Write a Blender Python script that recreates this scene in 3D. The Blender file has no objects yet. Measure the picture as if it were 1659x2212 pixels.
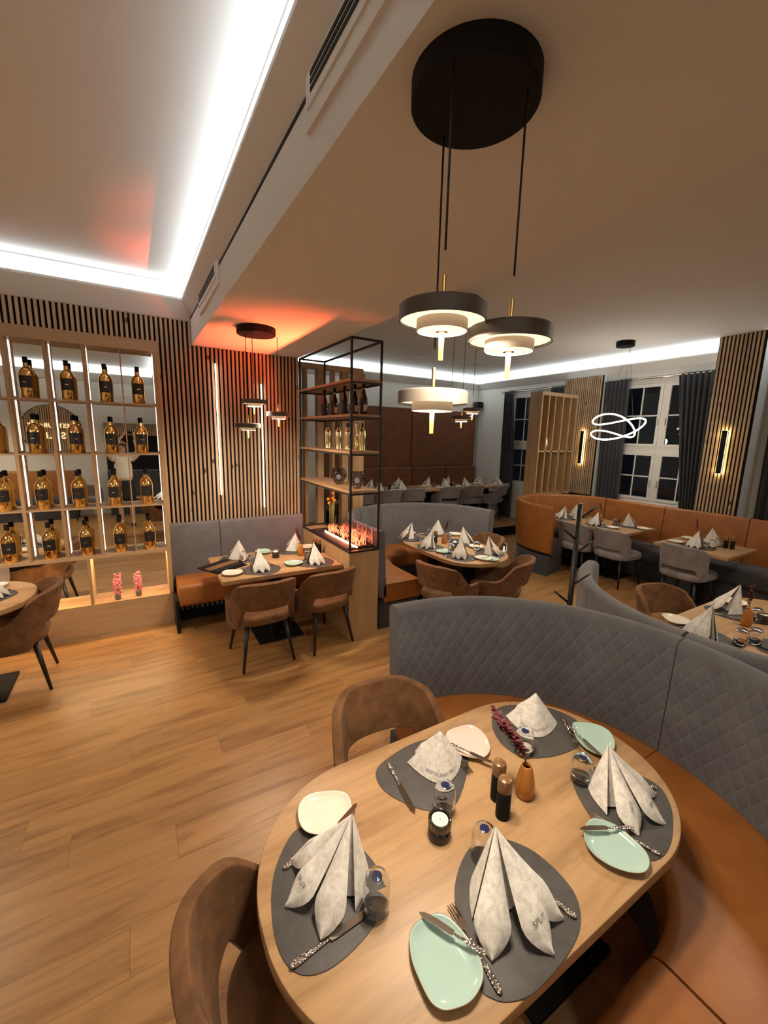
import bpy, bmesh, math, random
from mathutils import Vector, Matrix
random.seed(7)
S = bpy.context.scene
COL = S.collection
PI = math.pi

# ------------------------------------------------------------------ camera
def make_camera():
    f, yaw, pit, rol = 900.0, math.radians(31.0), math.radians(10.28), math.radians(-1.38)
    fw = Vector((math.sin(yaw)*math.cos(pit), math.cos(yaw)*math.cos(pit), -math.sin(pit)))
    r = Vector((math.cos(yaw), -math.sin(yaw), 0)); d = fw.cross(r)
    r2 = r*math.cos(rol) + d*math.sin(rol); d2 = -r*math.sin(rol) + d*math.cos(rol)
    cam = bpy.data.cameras.new('camera'); o = bpy.data.objects.new('camera', cam); COL.objects.link(o)
    cam.sensor_fit = 'VERTICAL'; cam.sensor_height = 36.0; cam.lens = f/2212*36.0
    cam.clip_start = 0.05; cam.clip_end = 100
    m = Matrix((r2, -d2, -fw)).transposed().to_4x4(); m.translation = (0, 0, 2.0)
    o.matrix_world = m; S.camera = o
make_camera()

# ------------------------------------------------------------------ world, exposure
W = bpy.data.worlds.new('night'); S.world = W; W.use_nodes = True
W.node_tree.nodes['Background'].inputs[0].default_value = (0.012, 0.014, 0.02, 1)
W.node_tree.nodes['Background'].inputs[1].default_value = 0.25
vs = S.view_settings
vs.view_transform = 'Standard'; vs.look = 'None'; vs.gamma = 1.0; vs.use_curve_mapping = False
vs.exposure = 0.1

# ------------------------------------------------------------------ large lights: LED strips lying in the coves
def area(name, loc, sx, sy, power, color, rot):
    L = bpy.data.lights.new(name, 'AREA'); L.shape = 'RECTANGLE'; L.size = sx; L.size_y = sy
    L.energy = power; L.color = color
    o = bpy.data.objects.new(name, L); COL.objects.link(o); o.location = loc; o.rotation_euler = rot
    return o
COOL = (0.86, 0.94, 1.0); WARM = (1.0, 0.74, 0.45)
COVE = 3.4          # watts per metre of strip
def cove_x(name, x0, x1, y, z, tilt, k=1.0):    # strip along X
    area(name, ((x0+x1)/2, y, z), x1-x0, 0.03, COVE*k*(x1-x0), COOL, (PI+tilt, 0, 0))
def cove_y(name, y0, y1, x, z, tilt, k=1.0):
    area(name, (x, (y0+y1)/2, z), 0.03, y1-y0, COVE*k*(y1-y0), COOL, (0, PI+tilt, 0))
cove_x('cove_strip', -3.4, 0.5, 4.805, 3.268, 0.85, 0.55)
cove_y('cove_strip', -2.2, 4.7, 0.555, 3.268, -0.85, 0.55)
cove_x('cove_strip', -3.4, 0.5, -2.245, 3.268, -0.85, 1.6)
cove_x('cove_strip', 1.8, 7.4, 8.04, 3.328, 0.85, 1.6)
cove_y('cove_strip', -2.0, 8.0, 7.49, 3.328, -0.85, 1.6)

# ------------------------------------------------------------------ materials
MATS = {}
def nodes_of(m):
    m.use_nodes = True; return m.node_tree.nodes, m.node_tree.links
def base(name, color, rough=0.5, metal=0.0, **kw):
    if name in MATS: return MATS[name]
    m = bpy.data.materials.new(name); n, l = nodes_of(m); b = n['Principled BSDF']
    b.inputs['Base Color'].default_value = (*color, 1); b.inputs['Roughness'].default_value = rough; b.inputs['Metallic'].default_value = metal
    for k, v in kw.items(): b.inputs[k.replace('_', ' ')].default_value = v
    MATS[name] = m; return m
def sock(n, *names):
    for k in names:
        if k in n.inputs: return n.inputs[k]
def texco(n, l, kind='Object', scale=(1, 1, 1), rnd=False, rot=(0, 0, 0)):
    t = n.new('ShaderNodeTexCoord'); mp = n.new('ShaderNodeMapping'); mp.inputs['Scale'].default_value = scale; mp.inputs['Rotation'].default_value = rot
    l.new(t.outputs[kind], mp.inputs['Vector'])
    if rnd:
        oi = n.new('ShaderNodeObjectInfo'); mu = n.new('ShaderNodeMath'); mu.operation = 'MULTIPLY'; mu.inputs[1].default_value = 37.0
        l.new(oi.outputs['Random'], mu.inputs[0]); cb = n.new('ShaderNodeCombineXYZ')
        for i in range(3): l.new(mu.outputs[0], cb.inputs[i])
        l.new(cb.outputs[0], mp.inputs['Location'])
    return mp.outputs[0]
def noise(n, l, vec, scale, detail=4, rough=0.55, dist=0.0):
    t = n.new('ShaderNodeTexNoise'); t.inputs['Scale'].default_value = scale; t.inputs['Detail'].default_value = detail
    t.inputs['Roughness'].default_value = rough; t.inputs['Distortion'].default_value = dist; l.new(vec, t.inputs['Vector']); return t.outputs['Fac']
def ramp(n, l, fac, stops):
    r = n.new('ShaderNodeValToRGB'); e = r.color_ramp.elements
    while len(e) < len(stops): e.new(0.5)
    for i, (p, c) in enumerate(stops): e[i].position = p; e[i].color = (*c, 1)
    l.new(fac, r.inputs[0]); return r.outputs[0]
def mixc(n, l, fac, a, b, mode='MIX'):
    x = n.new('ShaderNodeMix'); x.data_type = 'RGBA'; x.blend_type = mode
    for k, v in ((0, fac), (6, a), (7, b)):
        if hasattr(v, 'is_linked'): l.new(v, x.inputs[k])
        elif k == 0: x.inputs[0].default_value = v
        else: x.inputs[k].default_value = (*v, 1)
    return x.outputs[2]
def bump(n, l, h, strength, dist=0.01):
    b = n.new('ShaderNodeBump'); b.inputs['Strength'].default_value = strength; b.inputs['Distance'].default_value = dist
    l.new(h, b.inputs['Height']); l.new(b.outputs[0], n['Principled BSDF'].inputs['Normal'])
def wood(name, c0, c1, c2, grain=(1.2, 14, 14), rough=0.45, rnd=True, knots=0.0, kind='Object', tint=0.10):
    if name in MATS: return MATS[name]
    m = base(name, c1, rough); n, l = nodes_of(m); b = n['Principled BSDF']
    v = texco(n, l, kind, grain, rnd)
    f1 = noise(n, l, v, 1.0, 6, 0.6, 0.6)
    c = ramp(n, l, f1, [(0.30, c0), (0.5, c1), (0.72, c2)])
    v2 = texco(n, l, kind, tuple(g*6 for g in grain), rnd)
    f2 = noise(n, l, v2, 1.0, 3)
    c = mixc(n, l, 0.25, c, ramp(n, l, f2, [(0.3, tuple(x*0.72 for x in c1)), (0.7, tuple(min(1, x*1.2) for x in c1))]))
    if tint:
        oi = n.new('ShaderNodeObjectInfo'); c = mixc(n, l, 1.0, c, ramp(n, l, oi.outputs['Random'], [(0, (1-tint,)*3), (1, (1.0,)*3)]), 'MULTIPLY')
    if knots:
        vo = n.new('ShaderNodeTexVoronoi'); vo.inputs['Scale'].default_value = 1.0
        l.new(texco(n, l, kind, (knots, knots, knots*0.6), rnd), vo.inputs['Vector'])
        k = ramp(n, l, vo.outputs['Distance'], [(0.085, (1, 1, 1)), (0.13, (0, 0, 0))])
        c = mixc(n, l, k, c, tuple(x*0.22 for x in c0))
    l.new(c, b.inputs['Base Color'])
    bump(n, l, f2, 0.12, 0.002)
    return m
def fabric(name, c0, c1, scale=9, rough=0.9, sheen=0.35, fine=240, nb=0.25):
    if name in MATS: return MATS[name]
    m = base(name, c0, rough); n, l = nodes_of(m); b = n['Principled BSDF']
    v = texco(n, l, 'Object', (1, 1, 1), True)
    c = ramp(n, l, noise(n, l, v, scale, 5, 0.6, 0.5), [(0.35, c0), (0.65, c1)])
    l.new(c, b.inputs['Base Color']); b.inputs['Sheen Weight'].default_value = sheen; b.inputs['Sheen Roughness'].default_value = 0.4
    bump(n, l, noise(n, l, v, fine, 2), nb, 0.002)
    return m
def emit(name, color, strength, basec=(0.8, 0.8, 0.8)):
    return base(name, basec, 0.5, Emission_Color=(*color, 1), Emission_Strength=strength)

OAK = wood('oak_table', (0.28, 0.155, 0.065), (0.47, 0.285, 0.135), (0.56, 0.35, 0.18), (1.3, 11, 11), 0.42)
OAKY = wood('oak_table_along_y', (0.33, 0.19, 0.085), (0.47, 0.285, 0.135), (0.56, 0.35, 0.18), (11, 1.3, 11), 0.42)
OAKZ = wood('oak_upright', (0.36, 0.22, 0.10), (0.48, 0.31, 0.15), (0.56, 0.38, 0.20), (9, 9, 0.9), 0.5)
FLOORW = wood('floor_oak', (0.19, 0.085, 0.025), (0.42, 0.225, 0.080), (0.50, 0.285, 0.112), (1.5, 13, 13), 0.36, tint=0.14)
SLATW = wood('slat_oak', (0.47, 0.31, 0.18), (0.60, 0.42, 0.26), (0.66, 0.48, 0.32), (14, 14, 0.8), 0.55, knots=6.5, tint=0.18)
SHELFW = wood('shelf_oak', (0.40, 0.26, 0.13), (0.52, 0.35, 0.19), (0.60, 0.42, 0.25), (1.1, 9, 9), 0.45)
WHITE = base('white_paint', (0.78, 0.77, 0.74), 0.85)
CREAM = base('cream_wall', (0.74, 0.73, 0.68), 0.9)
FELT = base('black_felt', (0.008, 0.007, 0.007), 0.95)
BLACK = base('black_metal', (0.014, 0.013, 0.013), 0.42)
BLACKM = base('matt_black', (0.007, 0.007, 0.008), 0.75, Specular_IOR_Level=0.25)
GREYV = fabric('grey_velvet', (0.118, 0.12, 0.13), (0.15, 0.153, 0.164), 5, 0.85, 0.25)
GREYC = fabric('grey_chair_velvet', (0.21, 0.19, 0.20), (0.29, 0.265, 0.27), 7, 0.85, 0.3)
BROWNV = fabric('brown_velvet', (0.105, 0.046, 0.015), (0.20, 0.092, 0.033), 11, 0.85, 0.05)
ORANGE = fabric('cognac_leather', (0.32, 0.110, 0.022), (0.385, 0.142, 0.033), 6, 0.40, 0.0, 130, 0.12)
RUST = fabric('rust_velvet', (0.16, 0.055, 0.02), (0.21, 0.075, 0.028), 5, 0.85, 0.3)
DARKG = fabric('dark_seat', (0.045, 0.047, 0.055), (0.06, 0.062, 0.07), 6, 0.8, 0.2)
CURT = fabric('charcoal_curtain', (0.035, 0.037, 0.043), (0.05, 0.052, 0.06), 4, 0.9, 0.3)
MATL = fabric('placemat_leather', (0.055, 0.052, 0.05), (0.075, 0.071, 0.068), 22, 0.6, 0.0, 160, 0.15)
MINT = base('mint_glaze', (0.42, 0.60, 0.55), 0.12)
CREAMG = base('cream_glaze', (0.80, 0.74, 0.63), 0.14)
PINKG = base('blush_glaze', (0.72, 0.60, 0.54), 0.14)
RIMB = base('plate_brown_rim', (0.30, 0.20, 0.11), 0.4)
STEEL = base('polished_steel', (0.62, 0.57, 0.53), 0.16, 1.0)
BRASS = base('brass', (0.85, 0.55, 0.20), 0.22, 1.0)
BRONZE = base('bronze_shade', (0.115, 0.098, 0.082), 0.5, 0.2)
GOLD = base('gold_chrome', (0.92, 0.62, 0.22), 0.08, 1.0)
PALEG = base('pale_gold_chrome', (0.93, 0.76, 0.42), 0.08, 1.0)
GLASS = base('clear_glass', (1, 1, 1), 0.02, Transmission_Weight=1.0, IOR=1.45)
SMOKE = base('smoked_glass', (0.55, 0.48, 0.48), 0.03, Transmission_Weight=1.0, IOR=1.3)
MIRROR = base('mirror', (0.86, 0.88, 0.86), 0.01, 1.0)
WAX = base('candle_wax', (0.85, 0.80, 0.70), 0.5, Subsurface_Weight=0.2)
BLUE = base('blue_dot', (0.01, 0.025, 0.12), 0.35)
TERRA = fabric('orange_glaze', (0.42, 0.15, 0.025), (0.50, 0.20, 0.04), 12, 0.22, 0.0, 40, 0.02)
BURG = base('burgundy_leaf', (0.13, 0.022, 0.025), 0.7)
PINK = base('pink_blossom', (0.85, 0.22, 0.27), 0.7)
GREEN = base('green_stem', (0.14, 0.24, 0.05), 0.6)
YELLOW = base('yellow_blossom', (0.85, 0.46, 0.02), 0.6)
WALNUT = wood('walnut_top', (0.14, 0.065, 0.025), (0.24, 0.12, 0.05), (0.32, 0.17, 0.075), (14, 14, 4), 0.25)
PVC = base('white_window_frame', (0.78, 0.77, 0.72), 0.4)
PANE = base('window_glass', (0.85, 0.9, 0.9), 0.0, Transmission_Weight=1.0, IOR=1.45)
LABEL = base('black_label', (0.012, 0.011, 0.011), 0.5)
PAPER = base('cream_label', (0.60, 0.48, 0.40), 0.7)
WINE = base('dark_wine_glass', (0.012, 0.006, 0.006), 0.12)
CONCRETE = base('stone_pot', (0.20, 0.17, 0.15), 0.8)
SKIN = base('skin', (0.62, 0.40, 0.30), 0.55)
SHIRT = fabric('cream_shirt', (0.74, 0.69, 0.60), (0.80, 0.76, 0.67), 8, 0.9, 0.1)
SKIRT = base('black_cloth', (0.012, 0.012, 0.014), 0.85)
HAIR = fabric('blond_hair', (0.38, 0.26, 0.14), (0.50, 0.36, 0.21), 30, 0.6, 0.1)
LEDW = emit('led_white', (1.0, 0.95, 0.88), 9.0)
LEDR = emit('led_ring', (1.0, 0.93, 0.82), 7.0)
LEDS = emit('led_shelf', (1.0, 0.80, 0.68), 1.9)
LEDY = emit('led_sconce', (1.0, 0.72, 0.30), 12.0)
DIFF = emit('lamp_diffuser', (1.0, 0.84, 0.52), 1.25)
GLOWG = emit('glowing_gold_rod', (1.0, 0.50, 0.06), 0.85, (0.10, 0.05, 0.006))
RINGW = base('white_shade_ring', (0.62, 0.50, 0.42), 0.6)
FLAME = emit('fire_fibre', (1.0, 0.16, 0.06), 3.0, (0.9, 0.3, 0.2))
FIRE = emit('fire_strip', (1.0, 0.42, 0.22), 14.0)
CFLAME = emit('candle_flame', (1.0, 0.75, 0.4), 14.0)
LETTER = emit('lit_letter', (1.0, 0.66, 0.32), 1.6)
STREET = emit('street_light', (0.75, 1.0, 0.88), 14.0)
PRINT = base('grey_print', (0.26, 0.245, 0.23), 0.8)

def quilt_material():
    m = fabric('grey_quilted_velvet', (0.092, 0.095, 0.106), (0.12, 0.124, 0.136), 5, 0.85, 0.25); n, l = nodes_of(m); b = n['Principled BSDF']
    tc = n.new('ShaderNodeTexCoord'); sp = n.new('ShaderNodeSeparateXYZ'); l.new(tc.outputs['UV'], sp.inputs[0])
    def mth(op, a, b_=None):
        x = n.new('ShaderNodeMath'); x.operation = op
        for i, v in enumerate((a, b_)):
            if v is None: continue
            if hasattr(v, 'is_linked'): l.new(v, x.inputs[i])
            else: x.inputs[i].default_value = v
        return x.outputs[0]
    d = 0.072
    lines = []
    for s in (1, -1):
        t = mth('DIVIDE', mth('ADD', mth('MULTIPLY', sp.outputs[0], 1.0), mth('MULTIPLY', sp.outputs[1], s*0.62)), d)
        t = mth('ABSOLUTE', mth('SUBTRACT', mth('FRACT', t), 0.5))      # 0.5 at the seam
        lines.append(mth('MULTIPLY', mth('SUBTRACT', t, 0.0), 2.0))
    h = mth('MAXIMUM', lines[0], lines[1])
    seam = ramp(n, l, h, [(0.94, (0, 0, 0)), (0.98, (1, 1, 1))])
    # leave a plain border (v between 0.02 and 0.5 carries the quilting)
    v = sp.outputs[1]
    k = mth('MULTIPLY', mth('GREATER_THAN', v, 0.0), mth('LESS_THAN', v, 0.53))
    sm = mth('MULTIPLY', seam, k)
    old = b.inputs['Base Color'].links[0].from_socket
    l.new(mixc(n, l, mth('MULTIPLY', sm, 0.28), old, (0.30, 0.29, 0.29)), b.inputs['Base Color'])
    hh = mth('MULTIPLY', mth('POWER', h, 3.0), mth('MULTIPLY', k, -1.0))
    bp = b.inputs['Normal'].links[0].from_node
    b2 = n.new('ShaderNodeBump'); b2.inputs['Strength'].default_value = 0.35; b2.inputs['Distance'].default_value = 0.012
    l.new(hh, b2.inputs['Height']); l.new(bp.outputs[0], b2.inputs['Normal']); l.new(b2.outputs[0], b.inputs['Normal'])
    return m
QUILT = quilt_material()
def napkin_material():
    m = base('marbled_paper', (0.75, 0.72, 0.66), 0.85); n, l = nodes_of(m)
    v = texco(n, l, 'Object', (1, 1, 1), True)
    c = ramp(n, l, noise(n, l, v, 46, 6, 0.7, 0.7), [(0.40, (0.64, 0.61, 0.56)), (0.58, (0.84, 0.82, 0.775))])
    l.new(c, n['Principled BSDF'].inputs['Base Color']); return m
NAPK = napkin_material()
def hammered():
    m = base('hammered_steel', (0.66, 0.60, 0.55), 0.16, 1.0); n, l = nodes_of(m)
    vo = n.new('ShaderNodeTexVoronoi'); vo.inputs['Scale'].default_value = 170; l.new(texco(n, l), vo.inputs['Vector'])
    bump(n, l, vo.outputs['Distance'], 0.9, 0.004); return m
HAMMER = hammered()

# ------------------------------------------------------------------ mesh helpers
def bm_box(bm, x0, x1, y0, y1, z0, z1, M=None):
    v = [bm.verts.new((x, y, z)) for z in (z0, z1) for x, y in ((x0, y0), (x1, y0), (x1, y1), (x0, y1))]
    for a, b_, c, d in ((3, 2, 1, 0), (4, 5, 6, 7), (0, 1, 5, 4), (1, 2, 6, 5), (2, 3, 7, 6), (3, 0, 4, 7)): bm.faces.new((v[a], v[b_], v[c], v[d]))
    if M is not None: bmesh.ops.transform(bm, matrix=M, verts=v)
    return v
def bm_lathe(bm, prof, n=24, M=None, cap=True):
    rings = []; allv = []
    for r, z in prof:
        if r < 1e-5: rg = [bm.verts.new((0, 0, z))]
        else: rg = [bm.verts.new((r*math.cos(2*PI*i/n), r*math.sin(2*PI*i/n), z)) for i in range(n)]
        rings.append(rg); allv += rg
    for a, b_ in zip(rings, rings[1:]):
        if len(a) == 1 and len(b_) == 1: continue
        for i in range(n):
            j = (i+1) % n
            if len(a) == 1: bm.faces.new((a[0], b_[j], b_[i]))
            elif len(b_) == 1: bm.faces.new((a[i], a[j], b_[0]))
            else: bm.faces.new((a[i], a[j], b_[j], b_[i]))
    if cap:
        if len(rings[0]) > 1: bm.faces.new(list(reversed(rings[0])))
        if len(rings[-1]) > 1: bm.faces.new(rings[-1])
    if M is not None: bmesh.ops.transform(bm, matrix=M, verts=allv)
    return allv
def bm_tube(bm, pts, rad, n=8, closed=False):
    pts = [Vector(p) for p in pts]; N = len(pts)
    rads = rad if isinstance(rad, (list, tuple)) else [rad]*N
    rings = []; up = Vector((0, 0, 1)); prev = None
    for i, p in enumerate(pts):
        if closed: t = pts[(i+1) % N] - pts[i-1]
        else: t = pts[min(i+1, N-1)] - pts[max(i-1, 0)]
        t.normalize()
        if prev is None:
            a = up.cross(t)
            if a.length < 1e-3: a = Vector((1, 0, 0)).cross(t)
        else: a = prev - t*prev.dot(t)
        a.normalize(); prev = a; b_ = t.cross(a)
        rings.append([bm.verts.new(p + (a*math.cos(2*PI*k/n) + b_*math.sin(2*PI*k/n))*rads[i]) for k in range(n)])
    M = N if closed else N-1
    for i in range(M):
        A, B = rings[i], rings[(i+1) % N]
        for k in range(n): bm.faces.new((A[k], A[(k+1) % n], B[(k+1) % n], B[k]))
    if not closed: bm.faces.new(list(reversed(rings[0]))); bm.faces.new(rings[-1])
def smooth_outline(pts, k=4):
    out = []; N = len(pts); P = [Vector(p) for p in pts]
    for i in range(N):
        a, b_, c, d = P[i-1], P[i], P[(i+1) % N], P[(i+2) % N]
        for j in range(k):
            t = j/k
            out.append(0.5*((2*b_) + (c-a)*t + (2*a-5*b_+4*c-d)*t*t + (3*b_-a-3*c+d)*t**3))
    return out
def bm_prism(bm, outline, z0, z1, bev=0.0, M=None):
    P = [Vector((p[0], p[1])) for p in outline]; N = len(P)
    area2 = sum(P[i].x*P[(i+1) % N].y - P[(i+1) % N].x*P[i].y for i in range(N))
    if area2 < 0: P.reverse()
    def inset(dv):
        out = []
        for i in range(N):
            t = (P[(i+1) % N] - P[i-1]); t.normalize() if t.length > 1e-9 else None
            out.append(P[i] + Vector((-t.y, t.x))*dv)
        return out
    levels = [(z0, 0), (z1, 0)] if bev <= 0 else [(z0, bev), (z0+bev*0.35, bev*0.3), (z0+bev, 0), (z1-bev, 0), (z1-bev*0.35, bev*0.3), (z1, bev)]
    rings = [[bm.verts.new((q.x, q.y, z)) for q in inset(dv)] for z, dv in levels]
    for a, b_ in zip(rings, rings[1:]):
        for i in range(N): bm.faces.new((a[i], a[(i+1) % N], b_[(i+1) % N], b_[i]))
    bm.faces.new(list(reversed(rings[0]))); bm.faces.new(rings[-1])
    if M is not None: bmesh.ops.transform(bm, matrix=M, verts=[v for r in rings for v in r])
def stadium(cx, cy, lx, ly, n=18, axis='x', r=None):
    pts = []; hx, hy = lx/2, ly/2; r = min(hx, hy) if r is None else r
    for sx, sy, a0 in ((1, 1, 0), (-1, 1, PI/2), (-1, -1, PI), (1, -1, 1.5*PI)):
        for i in range(n+1):
            a = a0 + PI/2*i/n; p = (cx+sx*(hx-r)+r*math.cos(a), cy+sy*(hy-r)+r*math.sin(a))
            if not pts or (abs(p[0]-pts[-1][0]) + abs(p[1]-pts[-1][1])) > 1e-5: pts.append(p)
    if abs(pts[0][0]-pts[-1][0]) + abs(pts[0][1]-pts[-1][1]) < 1e-5: pts.pop()
    return pts
def obj(name, bm, m, parent=None, smooth=False, loc=None, fixn=True):
    if fixn: bmesh.ops.recalc_face_normals(bm, faces=bm.faces)
    me = bpy.data.meshes.new(name); bm.to_mesh(me); bm.free(); me.materials.append(m)
    if smooth:
        for p in me.polygons: p.use_smooth = True
        if smooth != 'all':
            try: me.set_sharp_from_angle(angle=math.radians(38))
            except Exception: pass
    return link(name, me, parent, loc)
def link(name, me, parent=None, loc=None, rotz=0, scale=None):
    o = bpy.data.objects.new(name, me); COL.objects.link(o)
    if parent is not None: o.parent = parent
    if loc is not None: o.location = loc
    if rotz: o.rotation_euler = (0, 0, rotz)
    if scale is not None: o.scale = scale
    return o
def bake(o):                        # turn modifiers into plain mesh
    dg = bpy.context.evaluated_depsgraph_get(); me = bpy.data.meshes.new_from_object(o.evaluated_get(dg))
    o.modifiers.clear(); old = o.data; o.data = me
    me.name = o.name
    return o
def thing(name, label, cat, loc=(0, 0, 0), rotz=0.0, group=None):
    o = bpy.data.objects.new(name, None); COL.objects.link(o); o.location = loc; o.rotation_euler = (0, 0, rotz)
    o.empty_display_size = 0.05
    return tag(o, label, cat, group)
def tag(o, label, cat, group=None):
    o['label'] = label; o['category'] = cat
    if group: o['group'] = group
    return o
def struct(o, label=None):
    o['kind'] = 'structure'
    if label: o['label'] = label
    return o
def dup(root, loc=None, rotz=None, label=None, group=None, scale=None):
    r = root.copy(); COL.objects.link(r)
    if loc is not None: r.location = loc
    if rotz is not None: r.rotation_euler = (0, 0, rotz)
    if scale: r.scale = (scale,)*3
    if label: r['label'] = label
    if group: r['group'] = group
    for ch in list(root.children):
        c = ch.copy(); COL.objects.link(c); c.parent = r
        for g in list(ch.children):
            d = g.copy(); COL.objects.link(d); d.parent = c
    return r
def new(): return bmesh.new()
def box(name, b, m, parent=None, bev=0.0, loc=None):
    bm = new(); bm_box(bm, *b)
    if bev: bmesh.ops.bevel(bm, geom=bm.edges[:], offset=bev, segments=2, affect='EDGES')
    return obj(name, bm, m, parent, False, loc)
def lathe(name, prof, m, parent=None, n=24, loc=None, smooth=True):
    bm = new(); bm_lathe(bm, prof, n); return obj(name, bm, m, parent, smooth, loc)
def tube(name, pts, r, m, parent=None, n=8, closed=False):
    bm = new(); bm_tube(bm, pts, r, n, closed); return obj(name, bm, m, parent, 'all')
def text_mesh(name, s, size, m, parent, M, spacing=1.0, extrude=0.0):
    cu = bpy.data.curves.new(name, 'FONT'); cu.body = s; cu.size = size; cu.align_x = 'CENTER'; cu.align_y = 'CENTER'; cu.space_character = spacing; cu.extrude = extrude
    t = bpy.data.objects.new(name, cu); COL.objects.link(t); dg = bpy.context.evaluated_depsgraph_get()
    me = bpy.data.meshes.new_from_object(t.evaluated_get(dg)); bpy.data.objects.remove(t); bpy.data.curves.remove(cu)
    me.materials.clear(); me.materials.append(m)
    o = link(name, me, parent); o.matrix_local = M; return o
def sweep(name, prof, frames, m, parent=None, smooth=True, uv0=None, cap=True):
    """prof: closed list of (u, z); frames: (x, y, nx, ny, s) with n pointing outward and s the running length."""
    bm = new(); uvl = bm.loops.layers.uv.new('UVMap'); rings = []; K = len(prof)
    for (x, y, nx, ny, s) in frames: rings.append([bm.verts.new((x+nx*u, y+ny*u, z)) for u, z in prof])
    for i in range(len(rings)-1):
        for k in range(K):
            j = (k+1) % K; f = bm.faces.new((rings[i][k], rings[i][j], rings[i+1][j], rings[i+1][k]))
            vals = ((frames[i][4], prof[k][1]), (frames[i][4], prof[j][1]), (frames[i+1][4], prof[j][1]), (frames[i+1][4], prof[k][1]))
            for lp, (a, b_) in zip(f.loops, vals): lp[uvl].uv = (a, b_ - (uv0 or 0))
    if cap: bm.faces.new(list(reversed(rings[0]))); bm.faces.new(rings[-1])
    return obj(name, bm, m, parent, smooth)
def rrect(u0, u1, z0, z1, r, lean=0.0, n=4):
    out = []
    for cx, cz, a0 in ((u1-r, z1-r, 0), (u0+r, z1-r, PI/2), (u0+r, z0+r, PI), (u1-r, z0+r, 1.5*PI)):
        for i in range(n+1):
            a = a0+PI/2*i/n; z = cz+r*math.sin(a); out.append((cx+r*math.cos(a)+lean*(z-z0)/(z1-z0), z))
    return out
def arc_frames(cx, cy, r, a0, a1, n=14, s0=0.0):
    out = []
    for i in range(n+1):
        a = math.radians(a0+(a1-a0)*i/n); out.append((cx+r*math.cos(a), cy+r*math.sin(a), math.cos(a), math.sin(a), s0+abs(math.radians(a1-a0))*i/n*(r+0.5)))
    return out
def line_frames(x0, y0, x1, y1, nx, ny, n=2, s0=0.0):
    L = math.hypot(x1-x0, y1-y0)
    return [(x0+(x1-x0)*i/n, y0+(y1-y0)*i/n, nx, ny, s0+L*i/n) for i in range(n+1)]

# ================================================================== SETTING
# floor: boards laid along X
def make_floor():
    fl = struct(box('floor', (-3.6, 7.7, -2.5, 8.3, -0.08, -0.012), FELT))
    Lb, Wb = 1.5, 0.2
    bm = new(); bm_box(bm, -Lb/2+0.0003, Lb/2-0.0003, -Wb/2+0.0003, Wb/2-0.0003, -0.012, 0.0)
    bmesh.ops.bevel(bm, geom=[e for e in bm.edges if all(v.co.z > -0.001 for v in e.verts)], offset=0.0006, segments=1, affect='EDGES')
    bmesh.ops.recalc_face_normals(bm, faces=bm.faces)
    pm = bpy.data.meshes.new('floor_plank'); bm.to_mesh(pm); bm.free(); pm.materials.append(FLOORW)
    rest = new(); k = 0; y = -2.4
    offs = [0.0, 0.55, 1.05, 0.3, 0.85, 1.3]
    while y < 8.2:
        x = -3.6 - offs[k % 6] + Lb/2
        while x - Lb/2 < 7.7:
            x0, x1 = max(x-Lb/2, -3.6), min(x+Lb/2, 7.7)
            if -1.9 < x < 7.0 and 0.0 < y < 5.6 and x1-x0 > Lb-0.01:
                link('floor_plank', pm, fl, (x, y, 0))
            elif x1-x0 > 0.02:
                bm_box(rest, x0+0.0008, x1-0.0008, y-Wb/2+0.0008, y+Wb/2-0.0008, -0.012, 0.0)
            x += Lb
        y += Wb; k += 1
    o = obj('floor_planks_beyond', rest, FLOORW, fl); o['kind'] = 'stuff'
make_floor()

def add_slats(parent, spots, axis, depth, face, sw=None):
    """slats 27 mm wide standing proud of a felt backing; spots: (centre, z0, z1)"""
    cache = {}
    for c, z0, z1 in spots:
        key = (round(z0, 3), round(z1, 3), axis)
        if key not in cache:
            bm = new(); w = (sw or SW)/2; h = (z1-z0)/2
            if axis == 'x': bm_box(bm, -w, w, -depth, 0, -h, h)
            else: bm_box(bm, -depth, 0, -w, w, -h, h)
            bmesh.ops.bevel(bm, geom=[e for e in bm.edges if abs(e.verts[0].co.z-e.verts[1].co.z) > 0.01], offset=0.0015, segments=1, affect='EDGES')
            bmesh.ops.recalc_face_normals(bm, faces=bm.faces)
            me = bpy.data.meshes.new('slat'); bm.to_mesh(me); bm.free(); me.materials.append(SLATW); cache[key] = me
        loc = (c, face, (z0+z1)/2) if axis == 'x' else (face, c, (z0+z1)/2)
        link('slat', cache[key], parent, loc)
SW = 0.0225
wall_back = struct(box('wall_back', (-3.5, 1.71, 4.86, 5.1, -0.02, 3.42), FELT))
sp = []
x = 1.69
while x > 0.27:
    sp.append((x, 0.0, 2.864 if x > 0.585 else 3.095)); x -= 0.0415
while x > -1.25:
    sp.append((x, 2.80, 3.095)); x -= 0.0415
add_slats(wall_back, sp, 'x', 0.024, 4.86)

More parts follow.
